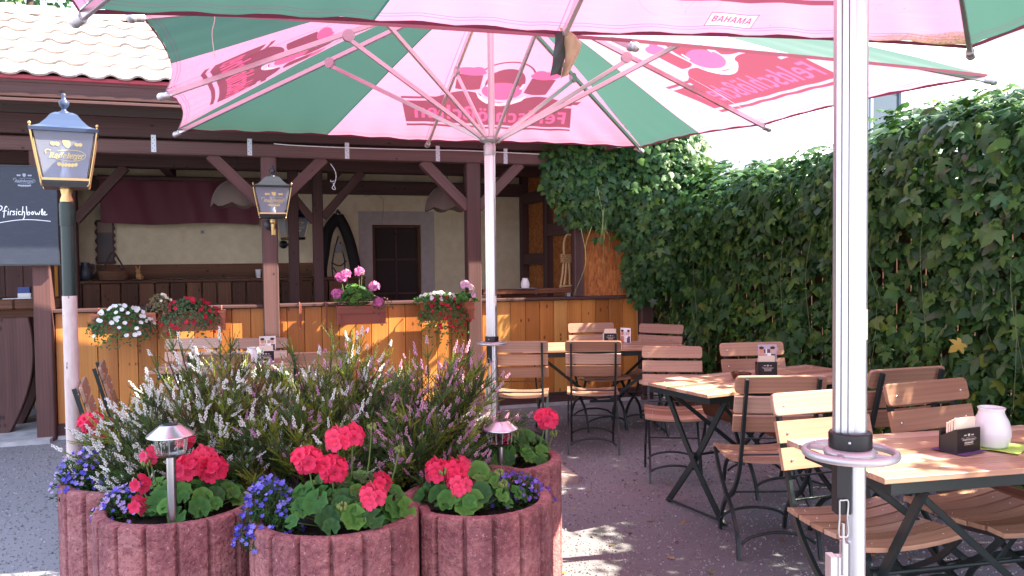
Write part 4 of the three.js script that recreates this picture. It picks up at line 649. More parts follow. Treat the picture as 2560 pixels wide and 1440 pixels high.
  { const g = new THREE.SphereGeometry(0.26, 32, 10, 0, Math.PI * 2, 0.1, 1.42), P = g.attributes.position; for (let i = 0; i < P.count; i++) { const a = Math.atan2(P.getZ(i), P.getX(i)), f = Math.abs(Math.sin(a * 3.5)), low = 1 - P.getY(i) / 0.26; P.setXYZ(i, P.getX(i) * (0.93 + 0.07 * f), P.getY(i) - 0.05 * f * low * low + 0.0, P.getZ(i) * (0.93 + 0.07 * f)); } g.computeVertexNormals(); part(sh, 'shade', g, phys({ color: lin(0.2, 0.145, 0.12), roughness: 0.9, transmission: 0.25, thickness: 0, side: THREE.DoubleSide })); part(sh, 'cord', rod([0, 0.25, 0], [0, 0.62, 0], 0.004), M.blackPaint); }
  copyOf(sh, 'hanging_shade', 'scalloped beige fabric lamp shade hanging above the door, by the right-hand post', [2.02, 2.08, -8.6], 0.3, 'scalloped hanging lamp shades');
  // horse collar and bridle
  const hc = thing('horse_collar', 'black horse collar with a bridle hanging on the back wall', 'horse collar', [0.95, 1.2, -9.98]);
  part(hc, 'collar', tube([[0.02, 0.86, 0.02], [-0.1, 0.7, 0.05], [-0.16, 0.42, 0.06], [-0.19, 0.12, 0.06], [-0.08, -0.1, 0.06], [0.08, -0.1, 0.06], [0.21, 0.12, 0.06], [0.18, 0.42, 0.06], [0.1, 0.7, 0.05], [0.02, 0.86, 0.02]], 0.068, 60, 10), std({ color: lin(0.012, 0.011, 0.012), roughness: 0.75 }));
  part(hc, 'hook', [tube([[0.02, 0.92, -0.1], [0.02, 0.94, 0.0], [0.03, 0.9, 0.03]], 0.012, 10, 6), new THREE.TorusGeometry(0.025, 0.007, 6, 14).translate(0.02, 0.9, 0.03)], M.blackPaint);
  part(hc, 'bridle', [tube([[0.01, 0.62, 0.1], [-0.05, 0.4, 0.11], [-0.07, 0.2, 0.11], [-0.02, 0.02, 0.11], [0.05, 0.06, 0.11], [0.08, 0.3, 0.11], [0.03, 0.55, 0.1]], 0.009, 40, 5), tube([[-0.08, 0.3, 0.11], [0.02, 0.26, 0.13], [0.1, 0.32, 0.11]], 0.008, 14, 5), plain(-0.03, 0.06, 0.42, 0.52, 0.09, 0.11), tube([[-0.06, 0.24, 0.11], [0.02, 0.14, 0.12], [0.1, 0.22, 0.11]], 0.008, 14, 5)], M.blackPaint);
  // bark-edged picture, basket, rabbit, dark jug, socket
  const pc = thing('bark_picture', 'narrow picture in a rough bark edge at the left of the back wall', 'picture', [-1.62, 1.76, -10.09]);
  { const s = new THREE.Shape(); for (let i = 0; i <= 24; i++) { const y = -0.25 + i * 0.5 / 24; s[i ? 'lineTo' : 'moveTo'](0.095 + 0.012 * Math.sin(i * 1.7), y); } for (let i = 24; i >= 0; i--) s.lineTo(-0.095 + 0.012 * Math.sin(i * 1.3 + 1), -0.25 + i * 0.5 / 24); part(pc, 'bark_board', new THREE.ExtrudeGeometry(s, { depth: 0.03, bevelEnabled: false }), M.dark[0]); part(pc, 'painting', plain(-0.075, 0.075, -0.225, 0.225, 0.031, 0.034), std({ map: tex(64, 128, (u, v) => mix3(v < 0.4 ? [70, 84, 96] : [170, 150, 132], [120, 96, 86], fbm(u * 5, v * 9, 3))), roughness: 0.6 })); }
  const bk = thing('wicker_basket', 'brown wicker basket with a tall handle on the back bench', 'basket', [-1.5, 1.331, -9.78]);
  { const rows = []; for (let r = 0; r < 7; r++) rows.push(new THREE.TorusGeometry(0.135 + r * 0.003, 0.008, 5, 28).rotateX(Math.PI / 2).scale(1, 1, 0.6).translate(0, 0.01 + r * 0.014, 0)); part(bk, 'bowl', [...rows, new THREE.CylinderGeometry(0.13, 0.13, 0.01, 20).scale(1, 1, 0.6).translate(0, 0.01, 0)], std({ color: lin(0.16, 0.075, 0.04), roughness: 0.8 })); part(bk, 'handle', tube([[-0.11, 0.1, 0], [-0.06, 0.22, 0], [0, 0.31, 0], [0.06, 0.22, 0], [0.12, 0.1, 0]], 0.01, 24, 6), M.wood); }
  const rb = thing('rabbit_figure', 'small golden brown rabbit figurine on the back bench', 'figurine', [-1.24, 1.331, -9.75]);
  part(rb, 'body', [new THREE.SphereGeometry(0.04, 12, 10).scale(0.85, 1.05, 0.8).translate(0, 0.042, 0), new THREE.SphereGeometry(0.026, 12, 10).translate(-0.006, 0.096, 0.012), new THREE.SphereGeometry(0.012, 8, 6).scale(0.7, 2.2, 0.5).rotateZ(0.35).translate(-0.022, 0.13, 0), new THREE.SphereGeometry(0.012, 8, 6).scale(0.7, 2.2, 0.5).rotateZ(-0.25).translate(0.008, 0.134, 0), new THREE.SphereGeometry(0.016, 8, 6).scale(1.4, 0.7, 1).translate(0.016, 0.012, 0.03), new THREE.SphereGeometry(0.012, 8, 6).translate(0.036, 0.03, -0.01)], std({ color: lin(0.45, 0.25, 0.09), roughness: 0.6 }));
  const jg = thing('stone_jug', 'dark grey blue jug at the left end of the back bench', 'jug', [-1.78, 1.331, -9.78]); part(jg, 'body', lathe([[0.0001, 0], [0.05, 0], [0.07, 0.05], [0.066, 0.11], [0.04, 0.15], [0.045, 0.2], [0.04, 0.2], [0.034, 0.15]], 16), std({ color: lin(0.05, 0.055, 0.075), roughness: 0.4 })); part(jg, 'handle', tube([[0.04, 0.18, 0], [0.09, 0.17, 0], [0.1, 0.1, 0], [0.066, 0.07, 0]], 0.01, 14, 6), std({ color: lin(0.05, 0.055, 0.075), roughness: 0.4 }));
  const so = thing('wall_socket', 'small pale socket on the cream back wall', 'socket', [-0.588, 1.876, -10.095]); part(so, 'plate', plain(-0.025, 0.025, -0.025, 0.025, 0, 0.012), std({ color: lin(0.5, 0.46, 0.38), roughness: 0.5 })); part(so, 'opening', plain(-0.012, 0.012, -0.012, 0.012, 0.012, 0.014), M.blackPaint);
  const cu = thing('white_cup', 'white cup on the back bench behind the lantern post', 'cup', [0.03, 1.331, -9.75]); part(cu, 'cup', lathe([[0.0001, 0], [0.025, 0], [0.036, 0.1], [0.033, 0.1], [0.023, 0.006], [0.0001, 0.005]], 16), M.white);
  const cb = thing('white_cable', 'thin white cable stapled along the front beam of the pavilion', 'cable', [1.5, 2.58, -7.66]); part(cb, 'cable', tube([[-1.32, 0.012, 0], [-1.2, 0.004, 0.002], [-0.6, -0.004, 0.002], [0, 0.0, 0.002], [0.48, 0.006, 0.002], [0.9, 0.0, 0.002], [1.5, -0.008, 0]], 0.005, 60, 5), M.white);
  const lw = thing('loose_wire', 'loose pale wire dangling from the beam right of the wall lantern', 'wire', [0.72, 2.4, -7.72]); part(lw, 'wire', [tube([[-0.03, 0.03, 0], [0.0, -0.02, 0.02], [0.02, -0.08, 0], [0.0, -0.16, 0.01], [-0.02, -0.2, 0], [0.01, -0.21, 0.01], [-0.01, -0.15, 0]], 0.003, 40, 5), tube([[0.0, -0.13, 0.0], [-0.03, -0.14, 0.01], [-0.03, -0.12, 0]], 0.003, 10, 5)], M.white);
  const dw = thing('door_wire', 'thin cable hanging in a loop over the dark door', 'wire', [1.55, 2.34, -10.07]); part(dw, 'wire', tube([[-0.25, -0.02, 0], [-0.1, 0.0, 0.01], [-0.02, -0.05, 0], [-0.02, -0.25, 0.01], [-0.05, -0.36, 0.01], [-0.14, -0.37, 0]], 0.005, 40, 5), std({ color: lin(0.5, 0.45, 0.4) }));
}
// ================================================================ PLANTERS
const Mx = (p, q, s) => new THREE.Matrix4().compose(p, q, typeof s === 'number' ? V(s, s, s) : s);
const along = (d, spin = 0) => new THREE.Quaternion().setFromUnitVectors(V(0, 1, 0), d.clone().normalize()).multiply(new THREE.Quaternion().setFromAxisAngle(V(0, 1, 0), spin));
function planter(label, x, z, notch, turn = 0, k = 1) {
  const o = thing('planter_ring', label, 'planter', [x, 0, z], 0, 'red concrete planter rings'), n = 408, R = [], Q = [];
  for (let i = 0; i < n; i++) {
    const a = i / n * Math.PI * 2, ph = ((a + turn) / (Math.PI * 2) * 17) % 1, gr = sm(0.84, 0.87, ph) * (1 - sm(0.955, 0.985, ph)); let r = 0.302;
    const dx = Math.cos(a), dz = Math.sin(a); let cut = false;
    if (notch) { const [nx, nz] = [notch[0] - x, notch[1] - z], b = dx * nx + dz * nz, c = nx * nx + nz * nz - 0.31 * 0.31, D = b * b - c; if (D > 0 && b > 0) { const t = b - Math.sqrt(D); if (t < r) { r = Math.max(0.12, t); cut = true; } } }
    R.push(r - (cut ? 0 : gr * 0.02)); Q.push(r - 0.05);
  }
  const prof = [[0, 0], [0, 0.3], [0, 0.585], [-0.004, 0.595], [-0.012, 0.6]], pos = [], uv = [], idx = []; let rowN = 0;
  const row = (f, y, s) => { for (let i = 0; i <= n; i++) { const a = (i % n) / n * Math.PI * 2, r = f(i % n); pos.push(Math.cos(a) * r, y + 0.002 * (hash(i * 3, rowN) - 0.5), Math.sin(a) * r); uv.push(i / n * 1.9 / 0.7 + x * 3, s / 0.7); } rowN++; };
  for (const [d, y] of prof) row((i) => R[i] + d, y, y - d);
  row((i) => Q[i] + 0.01, 0.6, 0.64); row((i) => Q[i] + 0.002, 0.594, 0.65); row((i) => Q[i], 0.585, 0.66); row((i) => Q[i], 0.3, 0.95);
  for (let j = 0; j < rowN - 1; j++) for (let i = 0; i < n; i++) { const q = j * (n + 1) + i; idx.push(q, q + n + 1, q + 1, q + 1, q + n + 1, q + n + 2); }
  const g = new THREE.BufferGeometry(); g.setAttribute('position', new THREE.Float32BufferAttribute(pos, 3)); g.setAttribute('uv', new THREE.Float32BufferAttribute(uv, 2)); g.setIndex(idx); g.computeVertexNormals();
  part(o, 'ring', g, M.concrete); o.scale.y = k;
  const sp = [0, 0.545, 0], si = [], su = [0, 0]; for (let i = 0; i < n; i++) { const a = i / n * Math.PI * 2, r = Q[i] + 0.004; sp.push(Math.cos(a) * r, 0.53 + 0.02 * hash(i, 7), Math.sin(a) * r); su.push(Math.cos(a) * r * 4, Math.sin(a) * r * 4); si.push(0, 1 + (i + 1) % n, 1 + i); }
  const s = new THREE.BufferGeometry(); s.setAttribute('position', new THREE.Float32BufferAttribute(sp, 3)); s.setAttribute('uv', new THREE.Float32BufferAttribute(su, 2)); s.setIndex(si); s.computeVertexNormals(); part(o, 'soil', s, M.soil);
}
const FC = [0.26, -2.96], FL = [-0.30, -3.32], FR = [0.82, -3.06], LB = [-0.50, -3.74], RB = [1.04, -3.52];
planter('red concrete planter ring in the middle of the front row', ...FC, null, 0.1, 0.985); planter('red concrete planter ring with the left solar light', ...FL, null, 0.3, 0.965);
planter('red concrete planter ring right of the middle one, lobelia on its right', ...FR, FC, 0.2, 0.945); planter('red concrete planter ring at the left edge, behind the solar light one', ...LB, FL, 0.05);
planter('red concrete planter ring at the right with a sunlit edge, behind the lobelia', ...RB, FR, 0.15);
{
  const g = lathe([[0.92, 0], [0.9, 0.3], [0.78, 0.48], [0.5, 0.55], [0.0001, 0.58]], 30), uv = g.attributes.uv, P = g.attributes.position; for (let i = 0; i < uv.count; i++) uv.setXY(i, P.getX(i) * 4, P.getZ(i) * 4);
  const m = struct('planting_bed', g, M.soil, 'raised soil bed of the heather inside the planter rings'); m.position.set(0.27, 0, -3.98); m.scale.set(0.9, 1, 0.75);
}
// ---------------------------------------------------------------- geraniums
function geraniumLeaf() {   // round, scalloped, a little cupped
  const pos = [0, 0, 0], idx = [], n = 20;
  for (let i = 0; i <= n; i++) { const a = -Math.PI / 2 + 0.22 + (Math.PI * 2 - 0.44) * i / n, r = 0.047 * (1 + 0.07 * Math.cos(a * 7 + 1)), m = r * 0.55; pos.push(Math.cos(a) * m, -0.004, Math.sin(a) * m + 0.004); pos.push(Math.cos(a) * r, 0.006 + 0.005 * Math.sin(a * 7), Math.sin(a) * r + 0.004); }
  for (let i = 0; i < n; i++) { const q = 1 + i * 2; idx.push(0, q + 2, q, q, q + 2, q + 1, q + 1, q + 2, q + 3); }
  const col = [0.8, 0.9, 0.7]; for (let i = 0; i <= n; i++) col.push(0.68, 0.72, 0.66, 1.15, 1.12, 1.05);
  const g = new THREE.BufferGeometry(); g.setAttribute('position', new THREE.Float32BufferAttribute(pos, 3)); g.setAttribute('color', new THREE.Float32BufferAttribute(col, 3)); g.setIndex(idx); g.computeVertexNormals(); return g;
}
const gLeaf = geraniumLeaf(), gMats = [[0.045, 0.15, 0.03], [0.06, 0.19, 0.035], [0.035, 0.11, 0.03], [0.09, 0.23, 0.04]].map((c) => { const m = leafMat(lin(...c), 0.22, 0.55); m.vertexColors = true; return m; });
const petal = (() => { const s = [[0, 0, 0], [-0.006, 0.002, 0.008], [-0.0095, 0.004, 0.016], [-0.006, 0.003, 0.022], [0.006, 0.003, 0.022], [0.0095, 0.004, 0.016], [0.006, 0.002, 0.008]], g = new THREE.BufferGeometry(); g.setAttribute('position', new THREE.Float32BufferAttribute(s.flat(), 3)); g.setIndex([0, 1, 6, 1, 2, 5, 1, 5, 6, 2, 3, 4, 2, 4, 5]); g.computeVertexNormals(); return g; })();
const floret = merge([0, 1, 2, 3, 4].map((k) => petal.clone().rotateX(-0.25).rotateY(k * 1.2566)));
function head(r, nf, flat = 0.75) {
  const L = []; for (let i = 0; i < nf; i++) { const t = (i + 0.5) / nf, ph = Math.acos(1 - 1.35 * t), th = i * 2.399, d = V(Math.sin(ph) * Math.cos(th), Math.cos(ph) * flat, Math.sin(ph) * Math.sin(th)); L.push(floret.clone().applyMatrix4(Mx(d.clone().multiplyScalar(r * rr(0.82, 1.05)), along(d.clone().add(V(rr(-0.55, 0.55), rr(-0.2, 0.4), rr(-0.55, 0.55))), rnd() * 6), rr(1.15, 1.6)))); }
  const g = merge(L), n = g.attributes.position.count, per = n / nf, C = new Float32Array(n * 3); let k = 1;
  for (let i = 0; i < n; i++) { if (i % per === 0) k = rr(0.72, 1.1); const pt = i % 15 < 3 ? 0.82 : 1; C.set([k * pt, k * pt * rr(0.9, 1.15), k * pt], i * 3); }
  g.setAttribute('color', new THREE.BufferAttribute(C, 3)); return g;
}
const headBig = head(0.04, 16), headMid = head(0.033, 11), headSmall = head(0.02, 4);
const budG = merge([...Array(9)].map((_, i) => new THREE.SphereGeometry(0.005, 5, 4).scale(1, 1.9, 1).translate(0.014 * Math.cos(i * 2.4), -0.002 + 0.004 * (i % 3), 0.014 * Math.sin(i * 2.4))));
const petalMat = (c) => { const m = leafMat(lin(...c), 0.3, 0.75); m.vertexColors = true; return m; };
const coral = [[0.88, 0.05, 0.15], [0.82, 0.035, 0.12], [0.92, 0.08, 0.19]].map(petalMat), pink = [[0.72, 0.2, 0.5], [0.8, 0.3, 0.58]].map(petalMat), budMat = leafMat(lin(0.2, 0.26, 0.07), 0.2), rustMat = leafMat(lin(0.3, 0.1, 0.06), 0.2);
function geranium(label, p, rad, height, leaves, heads, mats, buds = [], group) {
  const o = thing('geranium', label, 'geranium', p, 0, group), st = [];
  for (let i = 0; i < leaves; i++) {
    const t = Math.sqrt((i + 0.5) / leaves), a = i * 2.399 + rr(-0.3, 0.3), r = rad * t * rr(0.85, 1.1), y = height * (1 - 0.55 * t * t) * rr(0.75, 1.05), d = V(Math.cos(a) * t * 0.9 + rr(-0.35, 0.35), rr(0.5, 1.1), Math.sin(a) * t * 0.9 + rr(-0.35, 0.35) + 0.25);
    const m = new THREE.Mesh(gLeaf, pick(gMats)); m.name = 'leaf'; m.castShadow = m.receiveShadow = true; m.position.set(Math.cos(a) * r, y, Math.sin(a) * r); m.quaternion.copy(along(d, rnd() * 6)); m.scale.setScalar(rr(0.5, 1.0)); o.add(m);
    if (i % 2) st.push(rod([Math.cos(a) * r * 0.25, 0, Math.sin(a) * r * 0.25], [Math.cos(a) * r, y, Math.sin(a) * r], 0.0025, 4));
  }
  for (const [x, y, z, k, mi = 0] of heads) { const m = part(o, 'flower_head', [headSmall, headMid, headBig][k], mats[mi % mats.length]); m.position.set(x, y, z); m.rotation.set(0.35 + rr(-0.15, 0.15), rnd() * 6, 0); m.rotation.order = 'YXZ'; m.rotation.y = rr(-0.5, 0.5); st.push(tube([[x * 0.3, 0.02, z * 0.3], [x * 0.8, y * 0.5, z * 0.8], [x, y, z]], 0.0033, 8, 5)); }
  for (const [x, y, z] of buds) { part(o, 'bud_cluster', budG, budMat).position.set(x, y, z); st.push(tube([[x * 0.3, 0.02, z * 0.3], [x * 0.8, y * 0.5, z * 0.8], [x, y, z]], 0.0028, 8, 5)); }
  part(o, 'stems', st, M.stem); return o;
}
// (offsets: x to the right along the pavilion, z towards the viewer)
geranium('coral red geranium in the front middle planter', [FC[0] + 0.03, 0.55, FC[1] + 0.03], 0.23, 0.17, 88, [[-0.13, 0.255, 0.05, 2], [-0.05, 0.225, 0.08, 2, 1], [-0.02, 0.31, 0.0, 1, 2], [0.03, 0.32, 0.02, 1], [0.08, 0.135, 0.16, 1, 2], [0.12, 0.17, 0.12, 0, 1]], coral, [[0.1, 0.35, 0.02], [0.2, 0.26, 0.02], [-0.03, 0.13, 0.22]]);
geranium('coral red geranium beside the left solar light', [FL[0] + 0.04, 0.53, FL[1] + 0.02], 0.21, 0.15, 68, [[0.0, 0.2, 0.08, 2], [0.09, 0.185, 0.07, 2, 1], [0.055, 0.22, 0.02, 1, 2], [-0.14, 0.24, 0.0, 0, 2], [-0.02, 0.27, -0.1, 0, 1], [-0.16, 0.16, 0.1, 0, 1], [-0.17, 0.08, 0.1, 0]], coral, [[-0.15, 0.22, 0.02]]);
geranium('coral red geranium in the front right planter', [FR[0] - 0.04, 0.52, FR[1] + 0.02], 0.2, 0.15, 64, [[-0.13, 0.175, 0.04, 1], [-0.065, 0.17, 0.06, 1, 1], [-0.06, 0.125, 0.1, 1, 2], [-0.03, 0.18, 0.02, 0, 2]], coral, [[-0.12, 0.18, 0.08], [0.1, 0.16, 0.1], [0.11, 0.12, 0.12]]);
geranium('geranium with one tall coral red head at the far right planter', [RB[0] + 0.1, 0.52, RB[1] - 0.06], 0.2, 0.16, 68, [[0.12, 0.25, 0.14, 2], [-0.08, 0.18, 0.1, 0, 1]], coral, [[0.17, 0.17, 0.1], [-0.02, 0.18, 0.1]]);
geranium('coral red geranium at the left back planter beside white blossom', [LB[0] + 0.0, 0.55, LB[1] + 0.0], 0.16, 0.14, 26, [[-0.17, 0.28, 0.0, 2], [-0.13, 0.26, 0.0, 1, 1]], coral, []);
// ---------------------------------------------------------------- lobelia
const tiny = (w, l, k) => merge([...Array(k)].map((_, i) => new THREE.PlaneGeometry(w, l).translate(0, l / 2, 0).rotateX(-1.1).rotateY(i * Math.PI * 2 / k)));
const lobF = tiny(0.0065, 0.0105, 5), lobL = merge([new THREE.PlaneGeometry(0.004, 0.026).translate(0, 0.013, 0), new THREE.PlaneGeometry(0.004, 0.02).translate(0, 0.01, 0).rotateX(0.7).translate(0, 0.008, 0), new THREE.PlaneGeometry(0.004, 0.02).translate(0, 0.01, 0).rotateX(-0.7).rotateY(1).translate(0, 0.006, 0)]);
const blueM = leafMat(0xffffff, 0.2, 0.7), grnM = leafMat(0xffffff, 0.2, 0.65);
function lobelia(label, p, rx, ry, rz, nF, cols, droop = 0.05) {
  const o = thing('lobelia', label, 'lobelia', p), F = [], L = [], S = [];
  for (let i = 0; i < nF * 3; i++) {
    const a = rnd() * 6.283, u = Math.sqrt(rnd()), k = rr(0.45, 1), x = Math.cos(a) * u * rx * k, z = Math.sin(a) * u * rz * k, top = Math.sqrt(Math.max(0.02, 1 - u * u * 0.95)), y = ry * top * k - droop * u * u;
    const d = V(x / rx * 0.8 + rr(-0.5, 0.5), rr(0.3, 1), z / rz * 0.8 + rr(-0.5, 0.5) + 0.3), q = along(d, rnd() * 6);
    if (i < nF) { const y2 = ry * top * rr(0.9, 1.15) - droop * u * u, x2 = Math.cos(a) * u * rx * 1.08, z2 = Math.sin(a) * u * rz * 1.08; F.push([Mx(V(x2, y2 + 0.01, z2), q, rr(0.7, 1.15)), lin(...pick(cols)).multiplyScalar(rr(0.75, 1.2))]); }
    L.push([Mx(V(x, y, z), q, rr(0.7, 1.3)), lin(0.04 * rr(0.7, 1.5), 0.11 * rr(0.6, 1.4), 0.03)]);
  }
  for (let i = 0; i < 40; i++) { const a = rnd() * 6.283, u = rnd(); S.push(rod([0, 0, 0], [Math.cos(a) * u * rx, ry * Math.sqrt(1 - u * u * 0.9) - droop * u * u, Math.sin(a) * u * rz], 0.0013, 3)); }
  stuffPart(o, 'flowers', lobF, blueM, F); stuffPart(o, 'foliage', lobL, grnM, L); part(o, 'stems', S, M.stem).userData.kind = 'stuff';
}
const blues = [[0.1, 0.09, 0.5], [0.14, 0.12, 0.62], [0.26, 0.22, 0.7], [0.07, 0.05, 0.38]], violets = [[0.17, 0.1, 0.46], [0.26, 0.17, 0.56], [0.12, 0.06, 0.36]], lilacs = [[0.14, 0.1, 0.6], [0.45, 0.32, 0.62], [0.5, 0.4, 0.66]];
lobelia('blue lobelia spilling over the left of the front middle planter', [FC[0] - 0.23, 0.56, FC[1] - 0.0], 0.115, 0.16, 0.13, 210, blues, 0.1);
lobelia('violet lobelia at the right of the front right planter', [FR[0] + 0.15, 0.525, FR[1] - 0.02], 0.18, 0.09, 0.12, 190, violets, 0.05);
lobelia('pale lilac and blue lobelia at the left of the solar light planter', [FL[0] - 0.17, 0.54, FL[1] - 0.06], 0.14, 0.09, 0.12, 190, lilacs, 0.03);
lobelia('blue lobelia on the outer left rim of the left back planter', [LB[0] - 0.2, 0.55, LB[1] + 0.02], 0.13, 0.16, 0.16, 170, lilacs.concat(blues), 0.05);
lobelia('sparse violet lobelia behind the right solar light', [RB[0] + 0.0, 0.56, RB[1] - 0.16], 0.17, 0.12, 0.12, 110, violets, 0.03);
// ---------------------------------------------------------------- heather
const needle = (() => { const L = []; for (let i = 0; i < 22; i++) { const t = i / 22, l = 0.013 * (1 - 0.45 * t); L.push(new THREE.BufferGeometry().setAttribute('position', new THREE.Float32BufferAttribute([-0.0022, 0, 0, 0.0022, 0, 0, 0, l, 0], 3)).rotateX(0.65).rotateY(i * 2.4).translate(0, 0.004 + t * 0.075, 0)); } L.push(new THREE.CylinderGeometry(0.0007, 0.0014, 0.085, 3, 1, true).translate(0, 0.042, 0)); return merge(L); })();
const spike = (() => { const L = []; for (let i = 0; i < 13; i++) { const t = i / 13; L.push(new THREE.OctahedronGeometry(0.0044 * (1.1 - 0.5 * t), 0).scale(1, 1.2, 1).translate(0.0055 * (1 - 0.5 * t), 0, 0).rotateY(i * 2.4).translate(0, 0.004 + t * 0.038, 0)); } return merge(L); })();
const needleM = bladeMat(0xffffff), bellM = leafMat(0xffffff, 0.2, 0.8), twigM = std({ color: lin(0.085, 0.06, 0.055), roughness: 0.9 });
function heather(label, p, rx, ry, rz, nB, flowerCol, share, lean = [0, 0], dry = 0.05) {
  const o = thing('heather', label, 'heather', p), S = [], F = [], T = [];
  for (let b = 0; b < nB; b++) {
    const a = rnd() * 6.283, el = Math.asin(rr(-0.03, 0.99)), c = Math.cos(el), k = rr(0.6, 1.12), tip = V(Math.cos(a) * c * rx * k + lean[0] * k, Math.max(0.06, Math.sin(el) * ry * k + 0.05), Math.sin(a) * c * rz * k + lean[1] * k), mid = V(tip.x * 0.4 + rr(-0.04, 0.04), tip.y * 0.42, tip.z * 0.4 + rr(-0.04, 0.04));
    const cv = new THREE.QuadraticBezierCurve3(V(rr(-0.06, 0.06), 0, rr(-0.06, 0.06)), mid, tip); T.push(new THREE.TubeGeometry(cv, 4, 0.0028, 3)); const dirT = cv.getTangent(1), old = rnd() < dry;
    const base = old ? [0.2, 0.1, 0.04] : pick([[0.085, 0.14, 0.03], [0.12, 0.175, 0.035], [0.055, 0.095, 0.03], [0.22, 0.26, 0.035], [0.1, 0.16, 0.05]]);
    for (let s = 0; s < 24; s++) {
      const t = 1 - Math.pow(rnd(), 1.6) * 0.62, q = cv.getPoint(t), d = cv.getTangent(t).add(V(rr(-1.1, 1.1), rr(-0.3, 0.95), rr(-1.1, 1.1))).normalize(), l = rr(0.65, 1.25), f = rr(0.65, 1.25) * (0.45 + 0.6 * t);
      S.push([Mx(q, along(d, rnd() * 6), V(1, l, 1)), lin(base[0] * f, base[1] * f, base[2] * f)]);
      if (!old && t > 0.72 && rnd() < share) { const e = q.clone().addScaledVector(d, 0.07 * l); F.push([Mx(e, along(d.clone().add(V(rr(-0.5, 0.5), 0.3, rr(-0.5, 0.5))), rnd() * 6), V(rr(0.6, 1.15), rr(0.5, 1.5), rr(0.6, 1.15))), lin(...flowerCol()).multiplyScalar(rr(0.85, 1.1))]); }
    }
    const d = dirT.add(V(rr(-0.2, 0.2), 0.5, rr(-0.2, 0.2))).normalize(); S.push([Mx(tip, along(d, 0), V(1, 1.15, 1)), lin(base[0], base[1] * 1.1, base[2])]);
    if (!old && rnd() < share * 2.6) F.push([Mx(tip.clone().addScaledVector(d, 0.06), along(d, 0), V(1.05, rr(0.7, 1.8), 1.05)), lin(...flowerCol())]);
  }
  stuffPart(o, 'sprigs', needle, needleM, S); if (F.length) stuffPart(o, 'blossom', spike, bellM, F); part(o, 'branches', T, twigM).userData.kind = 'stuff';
}
const whiteF = () => [0.78, 0.78, 0.74], pinkF = () => pick([[0.62, 0.33, 0.46], [0.68, 0.42, 0.52], [0.5, 0.22, 0.4]]), mixedF = () => (rnd() < 0.62 ? [0.76, 0.76, 0.72] : [0.6, 0.3, 0.5]);
heather('large white heather on the left of the bed, its spikes reaching up before the chairs', [-0.17, 0.5, -3.82], 0.46, 0.54, 0.36, 230, whiteF, 0.18, [-0.06, 0.03]);
heather('white and mauve heather in the middle of the bed before the timber post', [0.3, 0.5, -3.86], 0.40, 0.54, 0.36, 210, mixedF, 0.08, [0.02, 0.02], 0.05);
heather('pale pink heather on the right of the bed, touching the farther mast', [0.72, 0.5, -3.78], 0.43, 0.46, 0.38, 230, pinkF, 0.12, [0.05, 0.05], 0.06);
heather('low dark heather with few blossoms at the front of the bed between the planters', [0.18, 0.52, -3.52], 0.36, 0.26, 0.2, 110, mixedF, 0.05, [0, 0.03], 0.07);
heather('yellow green heather beside the left planter geranium', [-0.43, 0.53, -3.62], 0.17, 0.36, 0.17, 60, whiteF, 0.15, [-0.03, 0.02], 0);
heather('low pink heather behind the right front planter', [0.66, 0.52, -3.42], 0.24, 0.26, 0.16, 70, pinkF, 0.08, [0.02, 0.02], 0.05);
// ---------------------------------------------------------------- flower boxes hung on the counter
function box(label, x, y, z, w, m) { const o = thing('flower_box', label, 'flower box', [x, y, z], 0, 'flower boxes hung on the counter'); const s = new THREE.Shape([[-0.07, 0.15], [-0.055, 0], [0.055, 0], [0.07, 0.15], [0.078, 0.15], [0.078, 0.165], [-0.078, 0.165], [-0.078, 0.15]].map((q) => new THREE.Vector2(...q))); part(o, 'trough', new THREE.ExtrudeGeometry(s, { depth: w, bevelEnabled: true, bevelSize: 0.003, bevelThickness: 0.003, bevelSegments: 1 }).rotateY(-Math.PI / 2).translate(w / 2, 0, 0), m); part(o, 'soil', plain(-w / 2 + 0.01, w / 2 - 0.01, 0.155, 0.168, -0.06, 0.06, 0.3), M.soil);
  for (const s of [-1, 1]) part(o, 'hanger', [tube([[s * w * 0.44, 0.2, -0.115], [s * w * 0.44, 0.205, -0.085], [s * w * 0.44, 0.06, -0.082], [s * w * 0.44, -0.01, -0.07], [s * w * 0.44, -0.01, 0.075], [s * w * 0.44, 0.09, 0.085]], 0.005, 30, 5)], m); part(o, 'guard_rail', [rod([-w / 2 - 0.015, 0.1, 0.085], [w / 2 + 0.015, 0.1, 0.085], 0.004), rod([-w / 2 - 0.015, 0.0, 0.08], [w / 2 + 0.015, 0.0, 0.08], 0.004)], m); return o; }
box('rust red flower box of the tall pink geranium', 0.93, 0.93, -7.56, 0.44, M.rustBox); box('terracotta flower box of the mixed red and white flowers', 1.76, 0.94, -7.56, 0.5, M.terracotta);
box('terracotta flower box under the white flowers at the left', -1.08, 0.92, -7.56, 0.5, M.terracotta); box('terracotta flower box under the dark red flowers', -0.52, 0.92, -7.56, 0.5, M.terracotta);
geranium('tall pink geranium in the rust red flower box', [0.88, 1.07, -7.54], 0.19, 0.22, 62, [[-0.13, 0.29, 0.02, 2], [0.04, 0.34, 0.0, 1, 1], [0.17, 0.2, 0.02, 2, 1], [-0.17, 0.14, 0.06, 2], [0.2, 0.06, 0.06, 1], [-0.08, 0.32, 0.0, 1, 1]], pink, [[0.06, 0.33, 0.03], [0.0, 0.1, 0.14]]);
